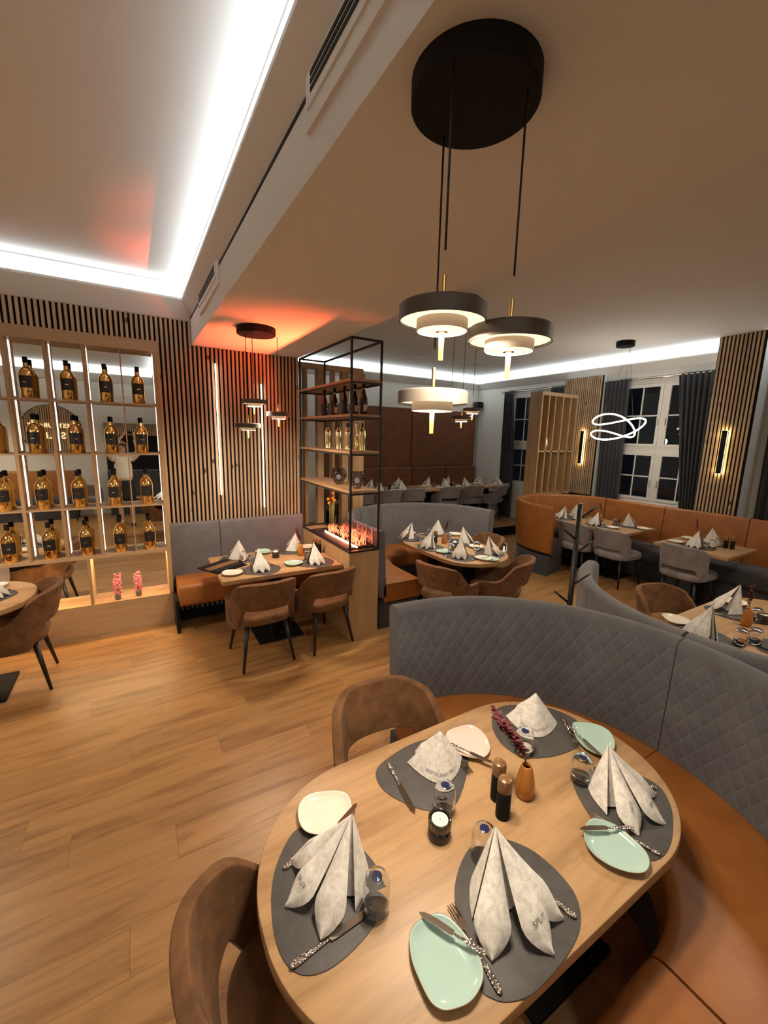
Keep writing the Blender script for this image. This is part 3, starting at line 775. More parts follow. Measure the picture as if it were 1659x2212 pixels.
def electric_fire():
    t = thing('electric_fire', 'glowing orange decorative fire strip on the divider cabinet', 'fireplace', (1.88, 4.05, 0.91))
    box('glow_strip', (-0.055, -0.043, -0.50, 0.30, 0.0, 0.012), FIRE, t)
    box('ember_bed', (-0.043, 0.07, -0.50, 0.30, 0.0, 0.010), BLACKM, t)
    rnd = random.Random(4)
    for k in range(90):
        y = rnd.uniform(-0.49, 0.29); x = rnd.uniform(-0.035, 0.06); h = rnd.uniform(0.06, 0.17)*(1.0 if y < 0.05 else 0.6); pts = [(x, y, 0.008)]
        dx, dy = rnd.uniform(-0.25, 0.25), rnd.uniform(-0.5, 0.5)
        for i in range(1, 6):
            s = i/5; pts.append((x+dx*h*s*s+0.006*math.sin(6*s+k), y+dy*h*s*s+0.008*math.sin(5*s+k*1.7), 0.008+h*(s-0.18*s**3)))
        tube('flame_fibre', pts, [0.0034*(1-0.6*i/5) for i in range(6)], FLAME, t, 5)
    fl = area('fire_light', (1.835, 4.02, 0.935), 0.02, 0.84, 30.0, (1.0, 0.105, 0.035), (0, PI-0.24, 0)); fl.data.spread = 0.90
electric_fire()

def wine_bottle(loc, label, variant):
    t = thing('wine_bottle', label, 'bottle', loc, group='dark wine bottles on the divider shelf')
    lathe('glass_body', [(0, 0), (0.034, 0), (0.038, 0.006), (0.038, 0.13), (0.035, 0.15), (0.018, 0.20), (0.0135, 0.225), (0.0135, 0.25), (0, 0.25)], WINE, t, 20)
    lathe('capsule', [(0, 0.245), (0.0155, 0.245), (0.0155, 0.295), (0, 0.297)], BLACKM, t, 14)
    if variant: lathe('neck_band', [(0.0140, 0.226), (0.0148, 0.226), (0.0148, 0.238), (0.0140, 0.238)], PAPER, t, 14, smooth=True)
    for a0, a1, z0, z1, m in ((-2.1, -1.2, 0.03, 0.09, PAPER if variant else LABEL), (-3.0, -2.15, 0.02, 0.13, LABEL)):
        bm = new(); lo = []; hi = []
        for i in range(9):
            a = a0+(a1-a0)*i/8
            lo.append(bm.verts.new((0.0386*math.cos(a), 0.0386*math.sin(a), z0))); hi.append(bm.verts.new((0.0386*math.cos(a), 0.0386*math.sin(a), z1)))
        for i in range(8): bm.faces.new((lo[i], lo[i+1], hi[i+1], hi[i]))
        obj('label', bm, m, t, 'all')
for i, (y, v) in enumerate(((4.36, 0), (4.12, 1), (3.90, 0), (3.70, 1), (3.54, 1))):
    wine_bottle((1.83+0.012*i, y, 2.197), 'dark wine bottle on divider shelf, %s from the slatted wall' % ['first', 'second', 'third', 'fourth', 'fifth'][i], v)
def slim_gold(loc, label):
    t = thing('slim_gold_bottle', label, 'bottle', loc, group='pale gold bottles on the divider shelf')
    lathe('glass_body', [(0, 0), (0.026, 0), (0.030, 0.006), (0.027, 0.02), (0.030, 0.10), (0.0325, 0.165), (0.030, 0.185), (0.015, 0.208), (0.0115, 0.23), (0.0115, 0.25), (0, 0.25)], PALEG, t, 22)
    lathe('cap', [(0, 0.222), (0.0135, 0.222), (0.0135, 0.262), (0, 0.263)], WINE, t, 14)
for i, (x, y) in enumerate(((1.82, 4.25), (1.84, 4.02), (1.85, 3.82), (1.90, 3.60))):
    slim_gold((x, y, 1.857), 'pale gold bottle on middle divider shelf, %s from the slatted wall' % ['first', 'second', 'third', 'fourth'][i])
t = thing('gold_decanter', 'tall twisted gold decanter among the pale gold bottles', 'decanter', (1.95, 3.80, 1.857))
lathe('body', [(0, 0), (0.03, 0), (0.036, 0.02), (0.03, 0.09), (0.012, 0.14), (0.010, 0.16), (0.020, 0.21), (0.026, 0.26), (0.0, 0.27)], PALEG, t, 20)
for k in range(5):
    a = k*2*PI/5
    tube('twist_ribbon', [(0.034*math.cos(a+s*2), 0.034*math.sin(a+s*2), 0.015+0.11*s) for s in [i/8 for i in range(9)]], 0.004, PALEG, t, 6)
def smoked_vase(loc, label):
    t = thing('smoked_glass_lantern', label, 'vase', loc)
    lathe('bowl', [(0, 0), (0.038, 0), (0.040, 0.015), (0.052, 0.03), (0.078, 0.07), (0.083, 0.105), (0.074, 0.145), (0.058, 0.17), (0.055, 0.17), (0.071, 0.143), (0.080, 0.105), (0.075, 0.072), (0.05, 0.036), (0, 0.032)], SMOKE, t, 24)
    for k in range(22):
        a = k*2*PI/22; s = 0.012
        tube('facet_line', [(0.079*math.cos(a), 0.079*math.sin(a), 0.07), (0.0845*math.cos(a+0.12), 0.0845*math.sin(a+0.12), 0.105), (0.060*math.cos(a), 0.060*math.sin(a), 0.169)], 0.0016, BLACK, t, 4)
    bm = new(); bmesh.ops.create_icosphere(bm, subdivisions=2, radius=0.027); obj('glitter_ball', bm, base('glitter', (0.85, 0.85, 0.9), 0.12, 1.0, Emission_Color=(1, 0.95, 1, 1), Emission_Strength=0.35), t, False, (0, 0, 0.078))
smoked_vase((1.86, 4.05, 1.487), 'smoked glass bowl with glitter ball on divider shelf, left one')
smoked_vase((1.88, 3.66, 1.487), 'smoked glass bowl with glitter ball on divider shelf, right one')
def flower_vase():
    t = thing('flower_vase', 'slim glass vase of yellow ball flowers on the divider cabinet', 'vase', (1.93, 4.36, 0.885))
    lathe('glass', [(0, 0), (0.04, 0), (0.042, 0.20), (0.039, 0.20), (0.037, 0.008), (0, 0.008)], GLASS, t, 20)
    rnd = random.Random(9)
    for k in range(16):
        a = rnd.uniform(0, 2*PI); r = rnd.uniform(0.005, 0.028); h = rnd.uniform(0.28, 0.44)
        tube('stem', [(r*math.cos(a), r*math.sin(a), 0.012), (r*1.4*math.cos(a), r*1.4*math.sin(a), h*0.6), (2.0*r*math.cos(a+0.3), 2.0*r*math.sin(a+0.3), h)], 0.0032, GREEN, t, 5)
    for k, (x, y, z) in enumerate(((-0.03, 0.035, 0.345), (-0.035, 0.05, 0.39), (0.0, 0.0, 0.46), (-0.01, -0.02, 0.405), (0.005, -0.035, 0.385))):
        bm = new(); bmesh.ops.create_icosphere(bm, subdivisions=2, radius=0.017); obj('blossom', bm, YELLOW, t, False, (x, y, z))
flower_vase()

# ------------------------------------------------------------------ oak post screens
def post_screen(name, label, x0, x1, y0, y1, z0, z1, posts, pm=0.03, shelf=None):
    t = thing(name, label, 'room divider', (x0, y0, 0))
    w = x1-x0; d = y1-y0
    box('top_rail', (0, w, 0, d, z1-0.06, z1), SHELFW, t); box('bottom_rail', (0, w, 0, d, z0, z0+0.04), SHELFW, t)
    for p, pw in posts: box('post', (p-x0, p-x0+pw, 0, d, z0+0.04, z1-0.06), OAKZ, t)
    if shelf:
        box('shelf_board', (0.03, w-0.03, 0, d, shelf-0.03, shelf), SHELFW, t)
    return t
post_screen('oak_post_screen', 'open oak post screen behind the shelf divider', 1.73, 2.66, 5.03, 5.13, 0.0, 2.86, [(1.73, 0.035), (1.85, 0.035), (2.02, 0.10), (2.22, 0.035), (2.36, 0.09), (2.52, 0.16)])
ps = post_screen('oak_post_screen', 'tall oak box screen with gold bottle in front of the far window', 6.12, 7.10, 4.98, 5.24, 0.0, 2.83, [(6.12, 0.03), (6.30, 0.03), (6.47, 0.03), (6.68, 0.03), (6.89, 0.03), (7.07, 0.03)], shelf=1.82)
box('rear_board', (0.03, 0.95, 0.235, 0.255, 0.05, 2.76), OAKZ, ps)
t = thing('gold_decanter', 'slender gold bottle standing in the tall oak box screen', 'bottle', (6.40, 5.06, 1.82))
lathe('body', [(0, 0), (0.05, 0), (0.062, 0.03), (0.06, 0.14), (0.035, 0.26), (0.014, 0.33), (0.012, 0.46), (0.018, 0.47), (0, 0.475)], PALEG, t, 20)
lathe('stopper', [(0, 0.475), (0.012, 0.475), (0.016, 0.50), (0, 0.515)], PALEG, t, 12)
t = thing('gold_branch', 'small gold branch ornament in lower bay of oak box screen', 'ornament', (6.55, 5.1, 1.05))
box('foot', (-0.05, 0.05, -0.03, 0.03, 0.0, 0.02), BRASS, t)
for k in range(6):
    a = -0.9+0.36*k
    tube('twig', [(0, 0, 0.02), (0.10*math.sin(a), 0, 0.08), (0.24*math.sin(a), 0.01, 0.10+0.12*math.cos(a))], 0.006, BRASS, t, 5)
struct_shelf = box('shelf_board', (0.03, 0.95, 0.0, 0.26, 1.02, 1.05), SHELFW, ps)

# ------------------------------------------------------------------ pendant lamps
def lamp_parts(parent, x, y, z, top, r=0.105):
    tube('cable', [(x, y, top), (x, y, z+0.16)], 0.0028, BLACK, parent, 6)
    s = obj_lathe = lathe('lamp_shade', [(0, 0.038), (r-0.004, 0.038), (r, 0.034), (r, 0.0), (r-0.003, 0.0), (r-0.003, 0.026), (0, 0.026)], BRONZE, parent, 40, (x, y, z))
    lathe('stem', [(0, 0.038), (0.006, 0.038), (0.006, 0.105), (0, 0.105)], BRASS, s, 12)
    lathe('diffuser', [(0, 0.006), (r-0.0035, 0.006), (r-0.0035, 0.012), (0, 0.012)], DIFF, s, 40)
    lathe('lower_ring', [(0.0595, 0.005), (0.0595, -0.021), (0.062, -0.021), (0.062, 0.005)], RINGW, s, 32)
    lathe('lower_diffuser', [(0, -0.018), (0.059, -0.018), (0.059, -0.013), (0, -0.013)], DIFF, s, 32)
    lathe('glass_rod', [(0, -0.020), (0.0075, -0.020), (0.0055, -0.088), (0, -0.088)], GLOWG, s, 12)
    lathe('rod_cap', [(0, -0.0195), (0.016, -0.0195), (0.016, -0.022), (0, -0.022)], BRASS, s, 14)
def pendant(label, cx, cy, zc, lamps, power=9.5, rc=0.158):
    t = thing('pendant_lamp', label, 'pendant lamp', (cx, cy, zc))
    lathe('canopy', [(0, 0), (rc, 0), (rc, -0.052), (rc-0.004, -0.056), (0, -0.056)], BLACKM, t, 48)
    for (x, y, z) in lamps:
        lamp_parts(t, x-cx, y-cy, z-zc, -0.056)
        L = bpy.data.lights.new('pendant_glow', 'AREA'); L.shape = 'DISK'; L.size = 0.115; L.energy = power; L.color = (1.0, 0.83, 0.63)
        o = bpy.data.objects.new('pendant_glow', L); COL.objects.link(o); o.location = (x, y, z-0.0188)
    return t
pendant('three-lamp pendant with large black canopy above the foreground', 0.79, 0.925, 2.865, [(0.665, 0.855, 2.275), (0.855, 0.815, 2.245), (0.79, 1.045, 2.10)])
pendant('three-lamp pendant above the table by the slatted wall', 0.955, 3.735, 2.865, [(0.93, 3.78, 2.25), (1.12, 3.70, 2.15), (0.86, 3.72, 2.045)])
pendant('three-lamp pendant above the middle booth table', 3.13, 3.66, 3.46, [(3.19, 3.50, 2.285), (3.04, 3.50, 2.195), (3.26, 3.95, 2.43)])
pendant('added unseen three-lamp pendant above the left table for extra light', -1.6, 3.9, 3.42, [(-1.7, 3.95, 2.25), (-1.5, 3.85, 2.15), (-1.62, 3.75, 2.05)])  # unseen cluster added to light the left side of the room
pendant('added unseen three-lamp pendant above the right oval table for extra light', 4.0, 0.85, 3.46, [(3.95, 0.95, 2.95), (4.1, 0.8, 2.85), (3.9, 0.72, 2.9)])  # another added cluster, kept out of view, for light on the right
pendant('added unseen three-lamp pendant behind the camera for extra light', -2.6, -1.0, 3.42, [(-2.6, -0.9, 2.3), (-2.5, -1.05, 2.2), (-2.7, -1.1, 2.1)])  # added out of view to brighten the room behind the camera

# ------------------------------------------------------------------ ring lamp, sconces, small fittings
def ring_lamp():
    t = thing('ring_lamp', 'glowing knotted ring lamp hanging before the tall window', 'pendant lamp', (6.35, 3.77, 3.46))
    lathe('canopy', [(0, 0), (0.125, 0), (0.125, -0.07), (0.12, -0.075), (0, -0.075)], BLACKM, t, 32)
    pts = []; N = 160
    for i in range(N):
        a = 4*PI*i/N; q = 0.325+0.06*math.cos(a/2)
        u, v, w = q*math.cos(a), 0.8*q*math.sin(a), 0.18*math.sin(a+0.6)*math.cos(a/2+0.4)+0.05*math.sin(a/2)
        pts.append(Vector((0.50*u+0.86*v, -0.86*u+0.50*v, -1.24+w)))
    k = tube('glowing_ring', pts, 0.011, LEDR, t, 8, True)
    for i in (12, 62, 112):
        p = pts[i]; tube('wire', [(0.07*math.cos(i), 0.07*math.sin(i), -0.075), tuple(p)], 0.0018, BLACK, t, 5)
    L = bpy.data.lights.new('ring_glow', 'POINT'); L.energy = 22; L.color = (1, 0.88, 0.72); L.shadow_soft_size = 0.25
    o = bpy.data.objects.new('ring_glow', L); COL.objects.link(o); o.location = (6.35, 3.77, 2.2)
ring_lamp()
def sconce(x, y, z0, z1, label):
    t = thing('wall_sconce', label, 'wall light', (x, y, z0))
    box('bar', (-0.05, -0.03, -0.03, 0.03, 0, z1-z0), BLACKM, t)
    box('mount', (-0.03, 0.0, -0.012, 0.012, 0.08, z1-z0-0.08), BLACKM, t)
    for s in (-1, 1): box('led_edge', (-0.029, -0.020, s*0.026-0.004, s*0.026+0.004, 0.0, z1-z0), LEDY, t)
    o = area('sconce_light', (x-0.024, y, (z0+z1)/2), z1-z0, 0.05, 6.0, (1.0, 0.70, 0.30), (0, -PI/2, 0))
sconce(7.38, 4.99, 1.58, 2.19, 'slim black backlit wall light on left slatted pillar')
sconce(7.08, 2.63, 1.60, 2.19, 'slim black backlit wall light on right slatted pillar')
t = thing('loudspeaker', 'small black loudspeaker in the far corner below the cove', 'speaker', (7.47, 7.98, 2.70))
box('cabinet', (-0.10, 0.06, -0.10, 0.08, 0.0, 0.19), BLACKM, t, 0.012); box('bracket', (0.06, 0.09, -0.03, 0.03, 0.06, 0.12), BLACKM, t); box('grille', (-0.108, -0.10, -0.085, 0.065, 0.015, 0.175), BLACK, t)
for i, (x, y, r, lab) in enumerate(((4.70, 6.65, 0.055, 'white round smoke detector on ceiling, largest of three'), (5.7, 6.65, 0.035, 'small white ceiling sensor near the far cove corner'), (3.66, 6.55, 0.035, 'small white ceiling sensor above the metal shelf frame'))):
    t = thing('smoke_detector', lab, 'smoke detector', (x, y, 3.46))
    lathe('base', [(0, 0), (r, 0), (r, -0.018), (0, -0.018)], WHITE, t, 24); lathe('cap', [(0, -0.018), (r*0.7, -0.018), (r*0.55, -0.045), (0, -0.05)], WHITE, t, 20)
def coat_stand():
    t = thing('coat_stand', 'slim black coat stand with slanted pegs between the booths', 'coat stand', (2.455, 1.627, 0))
    tube('pole', [(0, 0, 0.01), (0, 0, 1.60)], 0.017, BLACK, t, 10)
    lathe('pole_cap', [(0, 1.60), (0.017, 1.60), (0.017, 1.606), (0, 1.607)], WALNUT, t, 10)
    lathe('foot', [(0, 0), (0.17, 0), (0.17, 0.008), (0.03, 0.014), (0, 0.014)], BLACK, t, 28)
    for z, a in ((1.50, -0.5), (1.36, 2.75), (1.27, -0.45), (1.05, -0.6), (0.92, 2.6), (0.80, -0.5)):
        tube('peg', [(0, 0, z), (0.11*math.cos(a), 0.11*math.sin(a), z+0.085)], [0.008, 0.007], BLACK, t, 8)
coat_stand()
t = thing('floor_lantern', 'small white framed lantern glowing on the floor between middle booth and window bench', 'lantern', (5.62, 5.15, 0.0))
for x in (-0.05, 0.05):
    for y in (-0.05, 0.05): box('post', (x-0.006, x+0.006, y-0.006, y+0.006, 0.0, 0.16), WHITE, t)
box('base_plate', (-0.056, 0.056, -0.056, 0.056, 0.0, 0.012), WHITE, t); box('lid', (-0.056, 0.056, -0.056, 0.056, 0.16, 0.172), WHITE, t)
lathe('candle', [(0, 0.012), (0.03, 0.012), (0.03, 0.09), (0, 0.09)], emit('lantern_glow', (1.0, 0.85, 0.6), 3.0), t, 16)
t = thing('picture_frame', 'small leaning wooden frame with gold card between smoked glass bowls', 'frame', (1.89, 3.86, 1.487))
M = Matrix.Rotation(0.25, 4, 'Y')
bm = new(); bm_box(bm, -0.005, 0.005, -0.045, 0.045, 0.0, 0.11, M); obj('frame', bm, WALNUT, t)
bm = new(); bm_box(bm, -0.007, -0.005, -0.035, 0.035, 0.012, 0.098, M); obj('card', bm, BRASS, t)

# ================================================================== TABLEWARE
def napkin_mesh(h=0.185, V=None):
    V = V or WIDE
    bm = new()
    def grid(fn, nu, nv):
        rows = [[bm.verts.new(fn(i/nu, j/nv)) for j in range(nv+1)] for i in range(nu+1)]
        for a, b_ in zip(rows, rows[1:]):
            for j in range(nv): bm.faces.new((a[j], a[j+1], b_[j+1], b_[j]))
    for i in range(3): grid(lambda s, w, i=i: lobe(i, s, 2*w-1, V), 16, 6)
    grid(lambda s, u: back_sheet(2*u-1, s, V), 10, 12)
    grid(lambda s, u: inner_sheet(2*u-1, s, V), 5, 10)
    bmesh.ops.remove_doubles(bm, verts=bm.verts, dist=0.0003)
    bmesh.ops.recalc_face_normals(bm, faces=bm.faces)
    me = bpy.data.meshes.new('folded_napkin'); bm.to_mesh(me); bm.free(); me.materials.append(NAPK)
    for p in me.polygons: p.use_smooth = True
    me.set_sharp_from_angle(angle=R(50))
    return me
# h, lobe spread, lobe length factor, lobe half width, back half width, back bulge
WIDE = (0.185, 1.0, 1.0, 0.042, 0.100, 0.045)
STEEP = (0.165, 1.0, 0.62, 0.034, 0.112, 0.072)
GAP = (0.185, 1.0, 1.0, 0.044, 0.100, 0.045, (-0.60, -0.10, 0.74))
NARROW = (0.200, 0.72, 0.82, 0.032, 0.098, 0.035)
def lobe(i, s, w, V, lift=0.0):
    h = V[0]
    phi = (V[6] if len(V) > 6 else (-0.66, 0.02, 0.68))[i]*V[1]; d = (0.178, 0.186, 0.172)[i]*V[2]
    W = V[3]*(s/0.70) if s < 0.70 else V[3]*max(0.0, 1-((s-0.70)/0.30)**1.7)
    W = max(W, 0.0002)
    cxp, cyp = math.sin(phi), math.cos(phi)
    off = w*W
    arch = 0.026*(1-w*w)*min(1, s*1.6)*(1-0.6*max(0, s-0.7)/0.3)
    z = max(0.002, h*(1-s)**1.05 - 0.05*s*(1-s)) + arch*0.8
    rad = d*s + 0.35*arch
    return Vector((cxp*rad + cyp*off, cyp*rad - cxp*off + 0.004, z + lift))
def back_sheet(u, s, V, lift=0.0):
    q = 1-u*u
    bx, by = V[4]*u, -V[5]*q + 0.045*u*u
    return Vector((bx*s, by*s - lift, V[0]*(1-s) + 0.004*s))
def inner_sheet(u, s, V):
    a = u*1.25; r = 0.075*V[2]
    return Vector((r*math.sin(a)*s, r*math.cos(a)*s, V[0]*(1-s*0.97)+0.002))
NAP = napkin_mesh(V=WIDE); NAPB = napkin_mesh(V=STEEP); NAPN = napkin_mesh(V=NARROW); NAPG = napkin_mesh(V=GAP)
def napkin(loc, rz, label, group=None, scale=1.0, me=None):
    o = link('folded_napkin', me or NAPN, None, loc, R(rz), (scale,)*3); return tag(o, label, 'napkin', group)
def napkin_text(o, s, size, fn, spacing=1.0):
    t = text_mesh('printed_text', s, size, PRINT, o, Matrix.Identity(4), spacing)
    for v in t.data.vertices: v.co = fn(v.co.x, v.co.y)
def on_back(s0=0.86, V=STEEP):
    return lambda x, y: back_sheet(x/0.112, s0 - y/0.18, V, 0.0012)
def on_lobe(i, s0):
    return lambda x, y: lobe(i, s0-x/0.25, -y/0.037, WIDE, 0.0016)
def across_lobe(i, s0, V=None):
    return lambda x, y: lobe(i, s0-y/0.25, -x/0.042, V or WIDE, 0.0016)

def placemat(outline, c, label, group=None, z=0.75):
    bm = new(); bm_prism(bm, smooth_outline(outline, 4), 0.0, 0.003, 0.0008)
    o = obj('placemat', bm, MATL, None, True, (c[0], c[1], z)); return tag(o, label, 'placemat', group)
def plate(outline, c, m, label, z=0.753, rim=True, group=None):
    t = thing('side_plate', label, 'plate', (c[0], c[1], z), group=group)
    P = [Vector((p[0], p[1])) for p in smooth_outline(outline, 4)]
    if sum(P[i].x*P[(i+1) % len(P)].y - P[(i+1) % len(P)].x*P[i].y for i in range(len(P))) < 0: P.reverse()
    bm = new(); rings = []
    for k, z_ in ((0.55, 0.0), (0.75, 0.003), (0.965, 0.0165), (1.0, 0.0205), (0.985, 0.0215), (0.94, 0.0175), (0.80, 0.0085), (0.6, 0.006), (0.3, 0.0055)):
        rings.append([bm.verts.new((p.x*k, p.y*k, z_)) for p in P])
    N = len(P)
    for a, b_ in zip(rings, rings[1:]):
        for i in range(N): bm.faces.new((a[i], a[(i+1) % N], b_[(i+1) % N], b_[i]))
    bm.faces.new(list(reversed(rings[0]))); bm.faces.new(rings[-1])
    obj('dish', bm, m, t, 'all')
    if rim:
        bm = new(); bm_tube(bm, [(p.x*0.998, p.y*0.998, 0.0205) for p in P], 0.0011, 5, True); obj('rim', bm, RIMB, t, 'all')
    return t
def cutlery(kind, a, b_, label, z=0.7545, z1=None, group=None):
    L = math.hypot(b_[0]-a[0], b_[1]-a[1]); ang = math.atan2(b_[1]-a[1], b_[0]-a[0]) - PI/2
    t = thing(kind, label, kind.split('_')[-1], (a[0], a[1], z), ang, group)
    if z1 is not None: t.rotation_euler = (math.atan2(z1-z, L), 0, ang)
    proto = CUT[kind]
    for nm, me in proto: link(nm, me, t)
    return t
def cut_meshes():
    out = {}
    def mk(nm, bm, m):
        bmesh.ops.recalc_face_normals(bm, faces=bm.faces); me = bpy.data.meshes.new(nm); bm.to_mesh(me); bm.free(); me.materials.append(m)
        for p in me.polygons: p.use_smooth = True
        me.set_sharp_from_angle(angle=R(45)); return (nm, me)
    def handle(L, w):
        bm = new(); prof = [(0.0, 0.35), (0.004, 0.8), (0.012, 1.0), (0.03, 0.95), (L*0.6, 0.62), (L*0.9, 0.45), (L, 0.5)]; rings = []
        for y, k in prof:
            rings.append([bm.verts.new((w*k*math.cos(q), y, 0.0035+0.003*min(1, k+0.2)*math.sin(q))) for q in [2*PI*i/10 for i in range(10)]])
        for A, B in zip(rings, rings[1:]):
            for i in range(10): bm.faces.new((A[i], A[(i+1) % 10], B[(i+1) % 10], B[i]))
        bm.faces.new(rings[0][::-1]); bm.faces.new(rings[-1]); return bm
    def blade(y0, y1, w):
        bm = new(); o = [(-0.35*w, y0), (0.45*w, y0), (0.55*w, y0+0.02), (0.6*w, y1-0.045), (0.42*w, y1-0.015), (-0.05*w, y1), (-0.45*w, y1-0.01), (-0.45*w, y0+0.01)]
        bm_prism(bm, o, 0.0025, 0.0042, 0.0); return bm
    out['table_knife'] = [mk('handle', handle(0.108, 0.0085), HAMMER), mk('blade', blade(0.106, 0.232, 0.018), STEEL)]
    out['butter_knife'] = [mk('handle', handle(0.085, 0.0072), HAMMER), mk('blade', blade(0.083, 0.178, 0.016), STEEL)]
    bm = new(); o = [(-0.003, 0.11), (0.003, 0.11), (0.0035, 0.135), (0.0115, 0.150), (0.0125, 0.165), (-0.0125, 0.165), (-0.0115, 0.150), (-0.0035, 0.135)]
    bm_prism(bm, o, 0.003, 0.0052)
    fk = [mk('handle', handle(0.115, 0.0085), HAMMER), mk('fork_head', bm, STEEL)]
    for k in range(4):
        bm = new(); x = -0.0108+0.0072*k; bm_prism(bm, [(x-0.0017, 0.164), (x+0.0017, 0.164), (x+0.0013, 0.202), (x-0.0013, 0.202)], 0.003, 0.005)
        fk.append(mk('tine', bm, STEEL))
    out['table_fork'] = fk
    return out
CUT = cut_meshes()
def tumbler_proto():
    bm = new(); bm_lathe(bm, [(0.0355, 0.0), (0.0375, 0.04), (0.0365, 0.075), (0.031, 0.095), (0.022, 0.1035), (0, 0.105), (0, 0.096), (0.021, 0.0945), (0.029, 0.088), (0.0345, 0.074), (0.0358, 0.04), (0.0341, 0.0), (0.0355, 0.0)], 28, cap=False)
    bmesh.ops.remove_doubles(bm, verts=bm.verts, dist=1e-5); bmesh.ops.recalc_face_normals(bm, faces=bm.faces)
    me = bpy.data.meshes.new('glass'); bm.to_mesh(me); bm.free(); me.materials.append(GLASS)
    for p in me.polygons: p.use_smooth = True
    bm = new(); bm_lathe(bm, [(0, 0.0954), (0.0135, 0.0950), (0.0135, 0.0944), (0, 0.0944)], 20)
    m2 = bpy.data.meshes.new('blue_dot'); bm.to_mesh(m2); bm.free(); m2.materials.append(BLUE)
    return me, m2
TUM = tumbler_proto()
def tumbler(loc, label, group=None):
    t = thing('water_glass', label, 'glass', loc, group=group); link('glass', TUM[0], t); link('blue_dot', TUM[1], t); return t
def candle(loc, label, lit=False):
    t = thing('candle_holder', label, 'candle', loc)
    bm = new(); N = 36; prof = [(0.034, 0.0), (0.036, 0.006), (0.036, 0.026), (0.031, 0.033), (0.036, 0.040), (0.037, 0.066), (0.035, 0.068), (0.031, 0.066), (0.030, 0.042), (0, 0.040)]
    rings = []
    for r, z in prof:
        if r == 0: rings.append([bm.verts.new((0, 0, z))]); continue
        rings.append([bm.verts.new(((r+(0.0009 if i % 2 else -0.0009)*(r > 0.0345))*math.cos(2*PI*i/N), (r+(0.0009 if i % 2 else -0.0009)*(r > 0.0345))*math.sin(2*PI*i/N), z)) for i in range(N)])
    for a, b_ in zip(rings, rings[1:]):
        for i in range(N):
            j = (i+1) % N
            bm.faces.new((a[i], a[j], b_[0])) if len(b_) == 1 else bm.faces.new((a[i], a[j], b_[j], b_[i]))
    bm.faces.new(rings[0][::-1])
    obj('holder', bm, base('ribbed_dark_glass', (0.05, 0.042, 0.036), 0.12, Transmission_Weight=0.35), t, True)
    lathe('wax', [(0, 0.041), (0.0265, 0.041), (0.0265, 0.062), (0.024, 0.0605), (0.004, 0.059), (0, 0.059)], WAX if not lit else emit('lit_wax', (1.0, 0.7, 0.4), 2.0, (0.9, 0.8, 0.65)), t, 24)
    tube('wick', [(0, 0, 0.058), (0.001, 0, 0.064)], 0.0011, BLACKM, t, 6)
    if lit: lathe('flame', [(0, 0.063), (0.004, 0.068), (0.003, 0.076), (0, 0.084)], CFLAME, t, 10)
    return t
def mill(loc, label):
    t = thing('pepper_mill', label, 'mill', loc)
    lathe('body', [(0, 0), (0.0225, 0), (0.0235, 0.004), (0.0235, 0.098), (0.0225, 0.101), (0, 0.101)], BLACKM, t, 24)
    lathe('wooden_top', [(0, 0.1015), (0.0235, 0.1015), (0.0238, 0.106), (0.0238, 0.135), (0.021, 0.145), (0.012, 0.150), (0, 0.151)], WALNUT, t, 24)
    return t
def bud_vase(loc, label, n=12, seed=3, lean=(-0.45, 0.55)):
    t = thing('bud_vase', label, 'vase', loc); N = 32
    bm = new(); rings = []
    for r, z in [(0.020, 0), (0.028, 0.004), (0.0325, 0.03), (0.032, 0.055), (0.026, 0.09), (0.0185, 0.118), (0.0165, 0.124), (0.0145, 0.124), (0.015, 0.11)]:
        rings.append([bm.verts.new((r*(1+(0.03 if i % 2 else -0.02))*math.cos(2*PI*i/N), r*(1+(0.03 if i % 2 else -0.02))*math.sin(2*PI*i/N), z)) for i in range(N)])
    for a, b_ in zip(rings, rings[1:]):
        for i in range(N): bm.faces.new((a[i], a[(i+1) % N], b_[(i+1) % N], b_[i]))
    bm.faces.new(rings[0][::-1]); obj('vase_body', bm, TERRA, t, 'all')
    rnd = random.Random(seed); lx, ly = lean
    for k in range(n):
        a = rnd.uniform(-0.5, 0.5); H = rnd.uniform(0.12, 0.21)
        ex, ey = lx*H*(0.9+a*0.5), ly*H*(0.9-a*0.6)
        pts = [Vector((ex*s*s, ey*s*s, 0.10+(0.03+H*0.85)*s)) for s in [i/5 for i in range(6)]]
        br = tube('twig', pts, 0.0012, BURG, t, 5)
        lv = new()
        for s in [0.45+0.55*i/9 for i in range(10)]:
            i = min(4, int(s*5)); p = pts[i].lerp(pts[min(i+1, 5)], s*5-i)
            for q in range(2):
                aa = rnd.uniform(0, 2*PI); el = rnd.uniform(-0.3, 0.9); dv = Vector((math.cos(aa)*math.cos(el), math.sin(aa)*math.cos(el), math.sin(el)))
                sd = dv.cross(Vector((0, 0, 1))).normalized(); L = rnd.uniform(0.014, 0.023); w = L*0.42
                vs_ = [lv.verts.new(p), lv.verts.new(p+dv*L*0.5+sd*w), lv.verts.new(p+dv*L+Vector((0, 0, -0.002))), lv.verts.new(p+dv*L*0.5-sd*w)]
                lv.faces.new(vs_)
        lf = obj('leaves', lv, BURG, br); lf['kind'] = 'stuff'
    return t
MAT1 = [(-0.007, 0.191), (-0.085, 0.13), (-0.132, 0.048), (-0.155, -0.055), (-0.149, -0.128), (-0.119, -0.172), (-0.065, -0.191), (0.007, -0.186), (0.081, -0.163), (0.137, -0.128), (0.155, -0.092), (0.153, -0.019), (0.131, 0.06), (0.068, 0.143)]
